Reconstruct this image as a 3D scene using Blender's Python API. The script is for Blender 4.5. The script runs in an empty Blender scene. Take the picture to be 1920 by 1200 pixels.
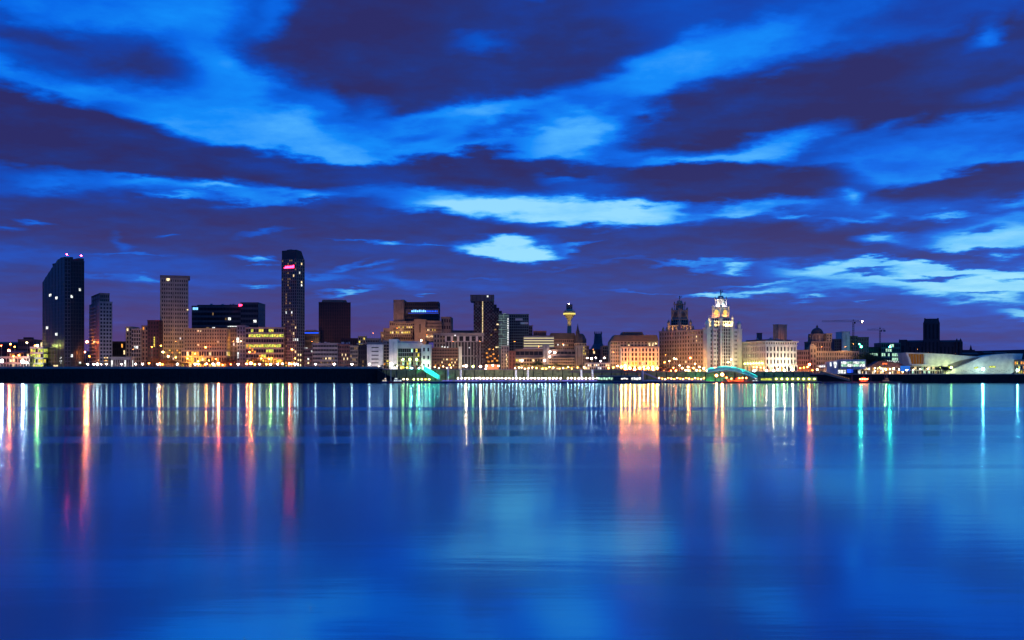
import bpy, bmesh, math, random
from math import sin, cos, tan, atan, atan2, pi, radians, sqrt
from mathutils import Vector, Matrix

SC = bpy.context.scene
COL = SC.collection
F = 2000.0            # focal length in photo pixels (1920 wide)
HZ = 708.0            # horizon row of the photo
CAMZ = 6.0

def lin(r, g, b):
    f = lambda c: (c/255/12.92) if c/255 <= .04045 else ((c/255+.055)/1.055)**2.4
    return (f(r), f(g), f(b), 1.0)

# ------------------------------------------------------------------ camera
cd = bpy.data.cameras.new('camera')
cam = bpy.data.objects.new('camera', cd); COL.objects.link(cam)
cam.location = (0, 0, CAMZ); cam.rotation_euler = (radians(90), 0, 0)
cd.sensor_width = 36; cd.lens = F/1920*36; cd.shift_y = 108/1920
cd.clip_end = 60000; cd.clip_start = .5
SC.camera = cam
SC.view_settings.view_transform = 'Standard'; SC.view_settings.look = 'None'
SC.view_settings.exposure = 0; SC.view_settings.gamma = 1
SC.view_settings.use_curve_mapping = False
SC.render.engine = 'CYCLES'
SC.cycles.use_denoising = True
SC.cycles.max_bounces = 5; SC.cycles.diffuse_bounces = 2; SC.cycles.glossy_bounces = 3
SC.cycles.sample_clamp_indirect = 0; SC.cycles.sample_clamp_direct = 0

# ------------------------------------------------------------------ sky
W = bpy.data.worlds.new('World'); SC.world = W; W.use_nodes = True
nt = W.node_tree; nt.nodes.clear(); N = nt.nodes.new; L = nt.links.new
def math_(op, a, b=None, c=None, clamp=False):
    n = N('ShaderNodeMath'); n.operation = op; n.use_clamp = clamp
    for i, v in enumerate((a, b, c)):
        if v is None: continue
        if isinstance(v, (int, float)): n.inputs[i].default_value = v
        else: L(v, n.inputs[i])
    return n.outputs[0]
tc = N('ShaderNodeTexCoord')
sp = N('ShaderNodeSeparateXYZ'); L(tc.outputs['Generated'], sp.inputs[0])
dx, dy, dz = sp.outputs
az = math_('ARCTAN2', dx, dy)
el = math_('ARCSINE', dz)
# a flat cloud deck seen in perspective: coordinates bunch up towards the horizon
den = math_('ADD', math_('MAXIMUM', dz, 0.0), .10)
px_ = math_('DIVIDE', dx, den); py_ = math_('DIVIDE', dy, den)
cv = N('ShaderNodeCombineXYZ'); L(px_, cv.inputs[0]); L(py_, cv.inputs[1])
def noise(vec, scale, detail, rough=.5, sc=(1, 1, 1), loc=(0, 0, 0), rz=0):
    m = N('ShaderNodeMapping'); L(vec, m.inputs[0])
    m.inputs['Scale'].default_value = sc; m.inputs['Location'].default_value = loc
    m.inputs['Rotation'].default_value = (0, 0, rz)
    n = N('ShaderNodeTexNoise'); L(m.outputs[0], n.inputs[0])
    n.inputs['Scale'].default_value = scale; n.inputs['Detail'].default_value = detail
    n.inputs['Roughness'].default_value = rough
    return n
n_big = noise(cv.outputs[0], .55, 3, .5, (1, 1.3, 1), (3.1, 7.7, 0))
n_mid = noise(cv.outputs[0], 1.5, 4, .55, (1.0, 1.15, 1), (9.2, 1.4, 0), .1)
n_fin = noise(cv.outputs[0], 4.2, 5, .6, (1.05, 1.05, 1), (2.3, 5.1, 0), .15)
sm = N('ShaderNodeSeparateColor'); L(n_mid.outputs['Color'], sm.inputs[0])
sf = N('ShaderNodeSeparateColor'); L(n_fin.outputs['Color'], sf.inputs[0])
elc = math_('MULTIPLY', math_('MAXIMUM', el, 0.0), 3.2, clamp=True)          # grows with elevation
amp = math_('ADD', math_('MULTIPLY', elc, .8), .25)
wu = math_('ADD', math_('MULTIPLY', math_('SUBTRACT', sm.outputs[0], .5), .085),
           math_('MULTIPLY', math_('SUBTRACT', sf.outputs[0], .5), .045))
wv = math_('ADD', math_('MULTIPLY', math_('SUBTRACT', sm.outputs[1], .5), .060),
           math_('MULTIPLY', math_('SUBTRACT', sf.outputs[1], .5), .042))
U = math_('ADD', az, math_('MULTIPLY', wu, amp)); V = math_('ADD', el, math_('MULTIPLY', wv, amp))
uv = N('ShaderNodeCombineXYZ'); L(U, uv.inputs[0]); L(V, uv.inputs[1])
def azel(x, y):
    t = (x-960)/F; a = atan(t)
    return a, atan((HZ-y)/F/sqrt(1+t*t))
# the cloud cover outside and between the named banks
cover = math_('ADD', math_('MULTIPLY', math_('SUBTRACT', n_big.outputs[0], .5), 1.6), .58, clamp=True)
def bank(x, y, rx, ry, rot, val, soft=.6, op=1.0):
    """one cloud bank (val near 1) or one gap of clear sky (val near 0)"""
    global cover
    a, e = azel(x, y); k = cos(a)**2
    m = N('ShaderNodeMapping'); m.vector_type = 'TEXTURE'; L(uv.outputs[0], m.inputs[0])
    m.inputs['Location'].default_value = (a, e, 0)
    m.inputs['Rotation'].default_value = (0, 0, radians(rot))
    m.inputs['Scale'].default_value = (rx*1.12/F*k, ry*1.18/F*cos(a), 1)
    g = N('ShaderNodeTexGradient'); g.gradient_type = 'SPHERICAL'; L(m.outputs[0], g.inputs[0])
    r = N('ShaderNodeMapRange'); r.interpolation_type = 'SMOOTHSTEP'; L(g.outputs['Fac'], r.inputs[0])
    r.inputs[1].default_value = 0; r.inputs[2].default_value = soft; r.inputs[3].default_value = 0; r.inputs[4].default_value = op
    x_ = N('ShaderNodeMix'); x_.data_type = 'FLOAT'
    L(r.outputs[0], x_.inputs[0]); L(cover, x_.inputs[2]); x_.inputs[3].default_value = val
    cover = x_.outputs[0]
BANKS = [
 (960,  30, 1500, 150, 0, .62, .8), (960, 220, 1400, 120, 0, .50, .8), (960, 440, 1500, 150, 0, .88, .7), (960, 620, 1600, 110, 0, .90, .7),
 # upper left
 (200, 15, 380, 45, 0, .47, .7), (300, 205, 480, 75, -8, .36, .7), (450, 150, 170, 105, -15, .38, .8), (570, 240, 190, 50, -6, .27, .9),
 (170, 105, 260, 62, -6, .74, .8), (90, 62, 240, 26, -4, .84, .9), (285, 118, 110, 42, -8, .90, .9), (60, 110, 110, 30, 0, .76, 1),
 (330, 20, 200, 22, 5, .52, 1), (240, 205, 60, 14, 10, .5, 1),
 # big top bank
 (790, 85, 400, 135, -8, 1.0, .45), (1020, 75, 300, 125, 3, .93, .6), (560, 80, 150, 60, 0, .98, .7), (780, 175, 190, 45, -10, .95, .8), (1100, 20, 320, 70, 5, .85, .9),
 (905, 87, 85, 20, 0, .66, 1), (1030, 5, 70, 14, 0, .68, 1), (560, 172, 95, 20, 4, .62, 1), (625, 185, 60, 45, -20, .55, 1), (700, 190, 50, 40, 0, .6, 1),
 (480, 40, 90, 30, 20, .62, 1),
 # azure streak to the upper right
 (1350, 30, 260, 50, 0, .72, .9), (1260, 135, 290, 42, 15, .38, .8), (1330, 105, 220, 38, 14, .42, .9), (1560, 55, 230, 24, 20, .50, 1), (1130, 185, 150, 22, 14, .46, 1),
 (1740, 15, 260, 45, 8, .76, 1), 
 # big right bank
 (1640, 175, 520, 95, 9, 1.0, .40), (1400, 215, 290, 62, 6, .97, .6), (1850, 130, 200, 100, 0, .92, .7), (1300, 225, 150, 50, 4, .93, .8), (1830, 62, 75, 22, 24, .50, 1), (1860, 180, 100, 20, 8, .78, 1),
 (1215, 214, 55, 14, 0, .45, 1), (1435, 155, 45, 9, 8, .8, 1),
 # bright middle band
 (900, 238, 330, 48, 0, .42, .8), (900, 218, 190, 22, 0, .33, .9), (1085, 268, 140, 42, 12, .18, .8), (720, 262, 190, 32, 4, .36, .9), (660, 275, 110, 18, 3, .28, 1),
 (950, 252, 95, 14, 0, .66, 1), (770, 250, 90, 18, 12, .56, 1), (870, 276, 120, 12, 2, .36, 1), (1200, 285, 160, 22, 0, .46, 1), (1250, 305, 120, 14, 0, .34, 1),
 (1400, 287, 260, 32, 9, .26, .8), (1340, 300, 150, 18, 6, .2, 1), (1700, 298, 330, 52, 4, .45, .8), (1850, 300, 190, 28, 3, .36, .9), (1690, 245, 60, 22, 20, .5, 1), (1830, 245, 130, 22, 3, .48, 1), (1600, 285, 100, 24, 0, .62, 1), (1655, 322, 110, 16, 4, .38, 1),
 # the long left bank and its tail
 (140, 268, 400, 72, -8, 1.0, .35), (60, 250, 220, 60, 0, .98, .5), (470, 312, 420, 40, -3, .97, .4), (850, 316, 260, 32, 1, .97, .45), (980, 318, 140, 24, -8, .93, .5), (660, 318, 240, 26, 0, .9, .7),
 (1330, 343, 290, 36, -1, .97, .4), (1120, 330, 170, 24, -8, .92, .6), (1800, 352, 250, 38, 6, .97, .4), (1930, 340, 140, 36, 0, .95, .6),
 # gaps under it
 (330, 352, 420, 22, -3, .52, .9), (100, 341, 120, 15, 0, .5, 1), (270, 334, 120, 14, 0, .38, 1), (410, 357, 120, 13, -6, .22, 1), (560, 372, 170, 16, 3, .36, 1), (320, 368, 80, 8, 0, .30, 1), (480, 380, 90, 9, -4, .32, 1), (590, 380, 50, 7, 8, .28, 1), (690, 360, 110, 18, 0, .6, 1),
 # lower left purple
 (280, 425, 620, 52, 0, .93, .5), (120, 380, 260, 24, 0, .9, .8), (820, 422, 170, 26, -2, .95, .8),
 # the pale gap in the middle
 (1000, 387, 370, 44, -6, .44, .9), (800, 352, 100, 20, 0, .4, 1), (880, 378, 190, 26, 2, .0, .8), (1040, 390, 210, 28, -6, .0, .8), (1150, 403, 190, 26, -3, .02, .5), (1240, 395, 90, 16, 6, .1, .9), (1090, 420, 120, 9, 0, .08, .9),
 (1060, 332, 60, 12, -8, .5, 1), (1090, 352, 110, 20, -8, .72, .9), (1010, 412, 60, 9, -4, .6, 1),
 (830, 425, 220, 24, 0, .93, .6), (1120, 445, 230, 26, 2, .93, .6), (1300, 430, 200, 26, 0, .85, .9),
 (955, 462, 130, 24, -2, .34, .9), (950, 468, 105, 15, -3, .0, .55), (955, 455, 50, 15, 0, .02, .7),
 (720, 449, 50, 7, 0, .30, 1), (800, 458, 60, 4, -4, .5, 1), (660, 450, 60, 4, 0, .6, 1), (1080, 459, 60, 7, 10, .40, 1), (70, 404, 50, 7, -4, .48, 1), (20, 418, 50, 10, 0, .6, 1), (310, 436, 30, 5, 8, .55, 1), (230, 452, 18, 22, 0, .66, 1), (490, 435, 70, 8, 10, .62, 1),
 (490, 482, 62, 6, -2, .22, 1), (230, 472, 90, 4, 3, .56, 1), (275, 520, 60, 9, -4, .36, 1), (190, 512, 120, 4, 0, .62, 1), (610, 518, 85, 7, 0, .22, 1), (655, 541, 70, 5, 4, .24, 1), (650, 500, 60, 8, 24, .42, 1), (700, 494, 60, 5, 8, .44, 1), (745, 520, 75, 12, -8, .52, 1), (490, 535, 58, 4, -2, .26, 1), (803, 547, 26, 4, 0, .30, 1), (905, 515, 60, 3, 0, .72, 1), (1050, 500, 100, 4, 0, .74, 1),
 (620, 515, 240, 20, 0, .72, 1, .5),
 # right-hand lower sky: brighter
 (1640, 400, 420, 42, 0, .62, .9), (1420, 385, 180, 20, 3, .30, .9), (1400, 393, 90, 10, 0, .16, 1), (1500, 400, 50, 7, 0, .22, 1), (1590, 366, 34, 24, 30, .26, 1), (1620, 415, 90, 9, -8, .3, 1), (1650, 400, 38, 12, 0, .34, 1), (1775, 402, 95, 9, 0, .2, 1), (1900, 372, 80, 14, 5, .34, 1), (1290, 402, 50, 8, 0, .4, 1), (1310, 438, 130, 8, 0, .5, 1),
 (1420, 452, 310, 40, -2, .93, .5), (1700, 430, 140, 24, 0, .86, .7), (1890, 400, 90, 12, 0, .7, 1), 
 (1665, 450, 65, 18, 0, .1, .9), (1870, 440, 230, 48, 10, .18, .8), (1895, 452, 190, 28, 8, .06, .6), (1840, 430, 60, 8, 8, .6, 1),
 (1715, 515, 340, 46, -2, .15, .85), (1790, 515, 280, 26, -3, .02, .6), (1560, 503, 170, 22, -2, .06, .9), (1850, 545, 190, 28, -5, .04, .6), (1915, 590, 100, 14, -12, .04, .8), (1480, 538, 110, 10, 0, .22, 1),
 (1700, 482, 270, 14, -3, .82, .6), (1850, 492, 110, 7, -3, .7, .9), (1630, 513, 80, 6, 0, .56, .9), (1762, 519, 85, 7, 2, .68, .8), (1900, 520, 70, 4, 0, .4, 1), (1930, 557, 70, 12, 4, .5, 1), (1830, 552, 80, 5, 0, .5, 1),
 (1560, 560, 330, 24, -4, .78, .8), (1760, 580, 180, 22, -4, .72, .9),
 (1375, 500, 48, 9, 0, .1, 1), (1290, 494, 75, 5, 0, .34, 1), (1350, 492, 80, 7, 4, .4, 1), (1325, 553, 62, 7, 8, .04, .9), (1415, 547, 110, 8, 2, .12, .9), (1520, 549, 40, 5, 0, .2, 1), (1430, 530, 110, 6, 3, .22, 1), (1505, 563, 30, 6, 0, .42, 1), (1620, 567, 28, 3.5, 0, .3, 1), (1200, 552, 90, 4, -3, .56, 1), (1180, 490, 100, 5, 0, .72, 1),
]
for b_ in BANKS: bank(*b_)
fine = math_('ADD', math_('MULTIPLY', math_('SUBTRACT', n_fin.outputs[0], .5), .30), math_('MULTIPLY', math_('SUBTRACT', n_mid.outputs[0], .5), .28))
cov = math_('ADD', math_('ADD', cover, math_('MULTIPLY', math_('SUBTRACT', n_big.outputs[0], .45), .20)), math_('MULTIPLY', fine, 1.15), clamp=True)
def ramp(stops, fac):
    r = N('ShaderNodeValToRGB'); r.color_ramp.interpolation = 'LINEAR'
    e = r.color_ramp.elements
    while len(e) < len(stops): e.new(.5)
    for i, (p, c) in enumerate(stops): e[i].position = p; e[i].color = lin(*c)
    L(fac, r.inputs[0]); return r.outputs[0]
hi = ramp([(0, (145, 216, 255)), (.15, (84, 184, 255)), (.35, (10, 138, 250)), (.5, (0, 104, 232)), (.65, (0, 80, 198)), (.8, (16, 62, 165)), (.92, (32, 50, 126)), (1, (41, 42, 104))], cov)
lo = ramp([(0, (160, 230, 255)), (.15, (118, 204, 250)), (.35, (54, 144, 234)), (.5, (42, 104, 210)), (.7, (46, 86, 190)), (.85, (56, 74, 154)), (1, (67, 64, 130))], cov)
mr = N('ShaderNodeMapRange'); mr.interpolation_type = 'SMOOTHSTEP'; L(el, mr.inputs[0])
mr.inputs[1].default_value = .03; mr.inputs[2].default_value = .20
mx = N('ShaderNodeMix'); mx.data_type = 'RGBA'; L(mr.outputs[0], mx.inputs[0]); L(lo, mx.inputs[6]); L(hi, mx.inputs[7])
# town glow low on the left: warm violet air
gl = N('ShaderNodeMapRange'); gl.interpolation_type = 'SMOOTHSTEP'; L(el, gl.inputs[0])
gl.inputs[1].default_value = .10; gl.inputs[2].default_value = .0
ga = N('ShaderNodeMapRange'); ga.interpolation_type = 'SMOOTHSTEP'; L(az, ga.inputs[0])
ga.inputs[1].default_value = .30; ga.inputs[2].default_value = -.45; ga.inputs[3].default_value = .12; ga.inputs[4].default_value = .85
gf = math_('MULTIPLY', gl.outputs[0], ga.outputs[0])
mg = N('ShaderNodeMix'); mg.data_type = 'RGBA'; L(gf, mg.inputs[0]); L(mx.outputs[2], mg.inputs[6]); mg.inputs[7].default_value = lin(92, 62, 112)
# a breath of the real dusk atmosphere above it all
ni = N('ShaderNodeTexSky'); ni.sky_type = 'NISHITA'; ni.sun_disc = False
ni.sun_elevation = radians(-3); ni.sun_rotation = radians(60)
ad = N('ShaderNodeMix'); ad.data_type = 'RGBA'; ad.blend_type = 'ADD'; ad.inputs[0].default_value = .05
L(mg.outputs[2], ad.inputs[6]); L(ni.outputs[0], ad.inputs[7])
bg = N('ShaderNodeBackground'); L(ad.outputs[2], bg.inputs[0]); bg.inputs[1].default_value = 1.0
wo = N('ShaderNodeOutputWorld'); L(bg.outputs[0], wo.inputs[0])
W.cycles.sampling_method = 'MANUAL'; W.cycles.sample_map_resolution = 512

# ------------------------------------------------------------------ materials
def mat(name, col, rough=.8, var=.25, scale=.15, metal=0.0, bump=0.0, spec=.3):
    m = bpy.data.materials.new(name); m.use_nodes = True; t = m.node_tree
    p = t.nodes['Principled BSDF']; p.inputs['Roughness'].default_value = rough
    p.inputs['Metallic'].default_value = metal
    p.inputs['Specular IOR Level'].default_value = spec
    if var:
        c = t.nodes.new('ShaderNodeTexCoord')
        n = t.nodes.new('ShaderNodeTexNoise'); n.inputs['Scale'].default_value = scale; n.inputs['Detail'].default_value = 6; n.inputs['Roughness'].default_value = .65
        t.links.new(c.outputs['Object'], n.inputs['Vector'])
        r = t.nodes.new('ShaderNodeMapRange'); r.inputs[1].default_value = .3; r.inputs[2].default_value = .7
        r.inputs[3].default_value = 1-var; r.inputs[4].default_value = 1+var
        t.links.new(n.outputs[0], r.inputs[0])
        v = t.nodes.new('ShaderNodeVectorMath'); v.operation = 'SCALE'; v.inputs[0].default_value = col[:3]
        t.links.new(r.outputs[0], v.inputs['Scale']); t.links.new(v.outputs[0], p.inputs['Base Color'])
        if bump:
            b = t.nodes.new('ShaderNodeBump'); b.inputs['Strength'].default_value = bump; t.links.new(n.outputs[0], b.inputs['Height']); t.links.new(b.outputs[0], p.inputs['Normal'])
    else: p.inputs['Base Color'].default_value = (*col[:3], 1)
    return m
def emi(name, col, s):
    m = bpy.data.materials.new(name); m.use_nodes = True; t = m.node_tree; t.nodes.clear()
    e = t.nodes.new('ShaderNodeEmission'); e.inputs[0].default_value = lin(*col); e.inputs[1].default_value = s
    o = t.nodes.new('ShaderNodeOutputMaterial'); t.links.new(e.outputs[0], o.inputs[0]); return m
def emi_room(name, col, s):
    """a lit room: brightness differs from window to window and inside each one"""
    m = emi(name, col, s); t = m.node_tree; e = [n for n in t.nodes if n.type == 'EMISSION'][0]
    g = t.nodes.new('ShaderNodeNewGeometry'); n = t.nodes.new('ShaderNodeTexNoise')
    n.inputs['Scale'].default_value = .55; n.inputs['Detail'].default_value = 3
    t.links.new(g.outputs['Position'], n.inputs[0])
    r = t.nodes.new('ShaderNodeMapRange'); r.inputs[1].default_value = .32; r.inputs[2].default_value = .68; r.inputs[3].default_value = s*.15; r.inputs[4].default_value = s*1.9
    t.links.new(n.outputs[0], r.inputs[0]); t.links.new(r.outputs[0], e.inputs[1]); return m
M = dict(
 brown=mat('brown_concrete', (.20, .135, .10)), tan=mat('tan_stone', (.34, .26, .16)), grey=mat('grey_concrete', (.27, .24, .20)),
 pale=mat('pale_render', (.55, .50, .43)), white=mat('white_panel', (.66, .64, .50), .7), dark=mat('dark_cladding', (.040, .030, .030), .6),
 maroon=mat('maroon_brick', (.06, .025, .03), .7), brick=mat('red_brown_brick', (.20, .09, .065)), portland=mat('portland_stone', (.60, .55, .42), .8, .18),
 shaded_stone=mat('shaded_granite', (.28, .22, .16)), buff=mat('buff_render', (.46, .33, .12)), blue=mat('blue_grey_cladding', (.085, .07, .075), .6), teal=mat('teal_glass_cladding', (.10, .14, .12), .5),  # granite of the unlit parts: their shade is put into the colour
 slate=mat('slate_roof', (.065, .055, .05), .7), roof=mat('flat_roof_felt', (.05, .048, .05)), copper=mat('green_copper', (.16, .30, .26), .6),
 glass=mat('night_glass', (.012, .011, .012), .3, 0, spec=.25), glassb=mat('brown_night_glass', (.03, .02, .018), .25, 0),
 steel=mat('painted_steel', (.30, .31, .32), .5, .15), post=mat('galvanised_post', (.38, .38, .36), .5, .1), pile=mat('pale_pile', (.6, .6, .52), .6),
 wall=mat('river_wall_stone', (.014, .012, .010), .9, .5, .3, bump=.4), algae=mat('algae_wall_stone', (.34, .31, .10), .9, .5, .25, bump=.4),
 ground=mat('paved_ground', (.12, .11, .10), .9), bark=mat('tree_bark', (.07, .05, .035), .9), leaf=mat('tree_leaf', (.06, .085, .03), .7, .4, .8),
 autumn=mat('russet_leaf', (.13, .07, .03), .7, .4, .8), black=mat('black_rubber', (.012, .012, .012), .8), red=mat('red_paint', (.45, .05, .035), .45),
 sand=mat('cathedral_sandstone', (.075, .045, .045)), hill=mat('hill_ground', (.03, .03, .035)), tealp=mat('white_bridge_paint', (.5, .62, .6), .4, .1),
 navy=mat('navy_hull_paint', (.02, .03, .10), .4), orangeb=mat('orange_boat_paint', (.55, .12, .04), .5),
)
E = dict(
 w=emi('white_lamp_glow', (255, 222, 215), 80), ww=emi('warm_white_lamp_glow', (255, 215, 160), 34), o=emi('sodium_lamp_glow', (255, 140, 50), 60),
 ro=emi('red_orange_lamp_glow', (255, 95, 45), 80), y=emi('yellow_lamp_glow', (255, 195, 80), 36), g=emi('green_lamp_glow', (40, 255, 190), 800),
 yg=emi('yellow_green_lamp_glow', (225, 250, 120), 34), r=emi('red_warning_glow', (255, 40, 80), 120), c=emi('cyan_white_lamp_glow', (150, 240, 255), 900),
 bl=emi('blue_sign_glow', (40, 90, 255), 1.3), blw=emi('pale_blue_sign_glow', (120, 190, 255), 2.2), rs=emi('pink_red_sign_glow', (255, 45, 90), 12.0),
 teal=emi('teal_led_glow', (20, 225, 200), 2.4), vio=emi('violet_led_glow', (120, 110, 255), 1.4),
 rw=emi_room('room_warm_white', (255, 225, 165), 1.3), rc=emi_room('room_cool_white', (235, 240, 235), 1.3), ry=emi_room('room_yellow', (240, 215, 90), 1.0),
 ryg=emi_room('room_yellow_green', (215, 225, 90), .95), ro_=emi_room('room_orange', (255, 165, 70), 1.1), rd=emi_room('room_dim', (200, 160, 110), .35), rg=emi_room('room_green_white', (190, 245, 210), .9),
 W=emi('fierce_white_lamp_glow', (255, 205, 225), 1100), O=emi('fierce_sodium_lamp_glow', (255, 94, 38), 4600), RO=emi('fierce_red_orange_lamp_glow', (255, 82, 46), 4200), Y=emi('fierce_golden_lamp_glow', (255, 100, 34), 5000), YG=emi('fierce_yellow_green_lamp_glow', (215, 250, 120), 1000), WW=emi('strong_cream_lamp_glow', (255, 165, 120), 1100),
 clock=emi('clock_face_glow', (255, 215, 110), 1.15),
)
M['glass_front'] = M['glass']

# ------------------------------------------------------------------ mesh helpers
class MB:
    def __init__(s): s.v = []; s.f = []
    def box(s, x0, x1, y0, y1, z0, z1):
        if x1 < x0: x0, x1 = x1, x0
        if y1 < y0: y0, y1 = y1, y0
        if z1 < z0: z0, z1 = z1, z0
        n = len(s.v)
        s.v += [(x0, y0, z0), (x1, y0, z0), (x1, y1, z0), (x0, y1, z0), (x0, y0, z1), (x1, y0, z1), (x1, y1, z1), (x0, y1, z1)]
        s.f += [tuple(n+i for i in q) for q in ((0, 3, 2, 1), (4, 5, 6, 7), (0, 1, 5, 4), (1, 2, 6, 5), (2, 3, 7, 6), (3, 0, 4, 7))]
        return s
    def cyl(s, x, y, z0, z1, r0, r1=None, n=12, cap=True):
        r1 = r0 if r1 is None else r1; k = len(s.v)
        for i in range(n):
            a = 2*pi*i/n+pi/n; s.v.append((x+r0*cos(a), y+r0*sin(a), z0))
        for i in range(n):
            a = 2*pi*i/n+pi/n; s.v.append((x+r1*cos(a), y+r1*sin(a), z1))
        for i in range(n):
            j = (i+1) % n; s.f.append((k+i, k+j, k+n+j, k+n+i))
        if cap: s.f.append(tuple(k+n-1-i for i in range(n))); s.f.append(tuple(k+n+i for i in range(n)))
        return s
    def lathe(s, x, y, prof, n=16):
        k = len(s.v)
        for z, r in prof:
            for i in range(n):
                a = 2*pi*i/n+pi/n; s.v.append((x+r*cos(a), y+r*sin(a), z))
        for q in range(len(prof)-1):
            for i in range(n):
                j = (i+1) % n; s.f.append((k+q*n+i, k+q*n+j, k+(q+1)*n+j, k+(q+1)*n+i))
        s.f.append(tuple(k+n-1-i for i in range(n))); s.f.append(tuple(k+(len(prof)-1)*n+i for i in range(n)))
        return s
    def prism(s, prof, a0, a1, axis='y'):
        """profile (u,z) pushed from a0 to a1 along an axis"""
        k = len(s.v); n = len(prof)
        for a in (a0, a1):
            for u, z in prof: s.v.append((u, a, z) if axis == 'y' else (a, u, z))
        s.f.append(tuple(k+i for i in range(n))); s.f.append(tuple(k+2*n-1-i for i in range(n)))
        for i in range(n):
            j = (i+1) % n; s.f.append((k+j, k+i, k+n+i, k+n+j))
        return s
    def bar(s, p, q, r, n=5):
        p = Vector(p); q = Vector(q); d = (q-p); l = d.length
        if l < 1e-6: return s
        m = d.to_track_quat('Z', 'Y').to_matrix(); k = len(s.v)
        for e in (p, q):
            for i in range(n):
                a = 2*pi*i/n; s.v.append(tuple(e+m @ Vector((r*cos(a), r*sin(a), 0))))
        for i in range(n):
            j = (i+1) % n; s.f.append((k+i, k+j, k+n+j, k+n+i))
        s.f.append(tuple(k+n-1-i for i in range(n))); s.f.append(tuple(k+n+i for i in range(n)))
        return s
    def pyr(s, x0, x1, y0, y1, z0, z1, t=.0):
        n = len(s.v); cx, cy = (x0+x1)/2, (y0+y1)/2
        s.v += [(x0, y0, z0), (x1, y0, z0), (x1, y1, z0), (x0, y1, z0)]
        s.v += [(cx+(x-cx)*t, cy+(y-cy)*t, z1) for x, y in ((x0, y0), (x1, y0), (x1, y1), (x0, y1))]
        s.f += [tuple(n+i for i in q) for q in ((0, 3, 2, 1), (4, 5, 6, 7), (0, 1, 5, 4), (1, 2, 6, 5), (2, 3, 7, 6), (3, 0, 4, 7))]
        return s
    def mesh(s, name, m):
        me = bpy.data.meshes.new(name); me.from_pydata(s.v, [], s.f)
        bm = bmesh.new(); bm.from_mesh(me); bmesh.ops.recalc_face_normals(bm, faces=bm.faces); bm.to_mesh(me); bm.free()
        me.materials.append(m); return me
    def obj(s, name, m, parent=None, kind=None):
        if not s.v: return None
        return link(name, s.mesh(name, m), parent, kind)
def link(name, me, parent=None, kind=None):
    o = bpy.data.objects.new(name, me); COL.objects.link(o)
    if parent: o.parent = parent
    if kind: o['kind'] = kind
    return o
def tag(o, label, cat, group=None):
    o['label'] = label; o['category'] = cat
    if group: o['group'] = group
    return o
def thing(name, loc, label, cat, rz=0, group=None):
    o = bpy.data.objects.new(name, None); COL.objects.link(o); o.location = loc; o.rotation_euler = (0, 0, rz)
    o.empty_display_size = 1
    return tag(o, label, cat, group)
def X(px, Y): return (px-960)*Y/F
def Z(py, Y): return CAMZ+(HZ-py)*Y/F
LV = [(-20000, 16.4), (-146, 16.4), (-140, 15.0), (110, 15.0), (175, 12.6), (322, 12.6), (352, 9.8), (20000, 9.8)]
def land(x):
    for (a, za), (b, zb) in zip(LV, LV[1:]):
        if a <= x <= b: return za+(zb-za)*(x-a)/(b-a)
    return 10

# ------------------------------------------------------------------ the setting
mb = MB()
ys = [1200, 1300, 1600, 2400, 5000, 30000]
xs = [-20000, -1500, -600, -400, -250, -146, -140, 0, 110, 140, 175, 322, 352, 500, 1500, 20000]
for y in ys:
    for x in xs: mb.v.append((x, y, land(x)-.02))
nx_ = len(xs)
for j in range(len(ys)-1):
    for i in range(nx_-1): a = j*nx_+i; mb.f.append((a, a+1, a+nx_+1, a+nx_))
mb.obj('ground', M['ground'], None, 'structure')

def river_wall(x0, x1, zt, y, m, label, coping='grey'):
    cx = (x0+x1)/2; t = thing('river_wall', (cx, y, -3), label, 'river wall')
    h = zt+3; w = (x1-x0)/2
    MB().box(-w, w, 0, 6, 0, h-.5).obj('wall_face', m, t)
    MB().box(-w, w, -.25, 5.9, h-.5, h).obj('coping', M[coping], t)
    f = MB(); k = -w+4
    while k < w-2: f.box(k, k+.7, -.5, 0, .5, h-.7); k += 11
    f.obj('fender_timber', M['black'], t, 'stuff')
    r = MB(); k = -w+1
    while k < w: r.box(k, k+.08, .5, .58, h, h+1.1); k += 2.5
    r.box(-w, w, .5, .56, h+1.04, h+1.1); r.box(-w, w, .5, .56, h+.55, h+.6)
    r.obj('railing', M['steel'], t, 'stuff')
    if zt > 16: MB().box(-w, w, 3.2, 3.6, h, h+1.9).obj('parapet', M['grey'], t)
    return t
river_wall(-1500, -146, 16.5, 1198.5, M['wall'], 'tall black river wall on the left with railing above the dark water')
river_wall(-145.4, 125, 15.1, 1200.2, M['algae'], 'green stained river wall behind the landing stage with white lamps')
river_wall(125.4, 335, 12.7, 1200.3, M['algae'], 'lower river wall below the twin towered waterfront building')
river_wall(335.4, 1500, 9.9, 1199, M['wall'], 'low black river wall on the right below the curved white museum')

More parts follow.
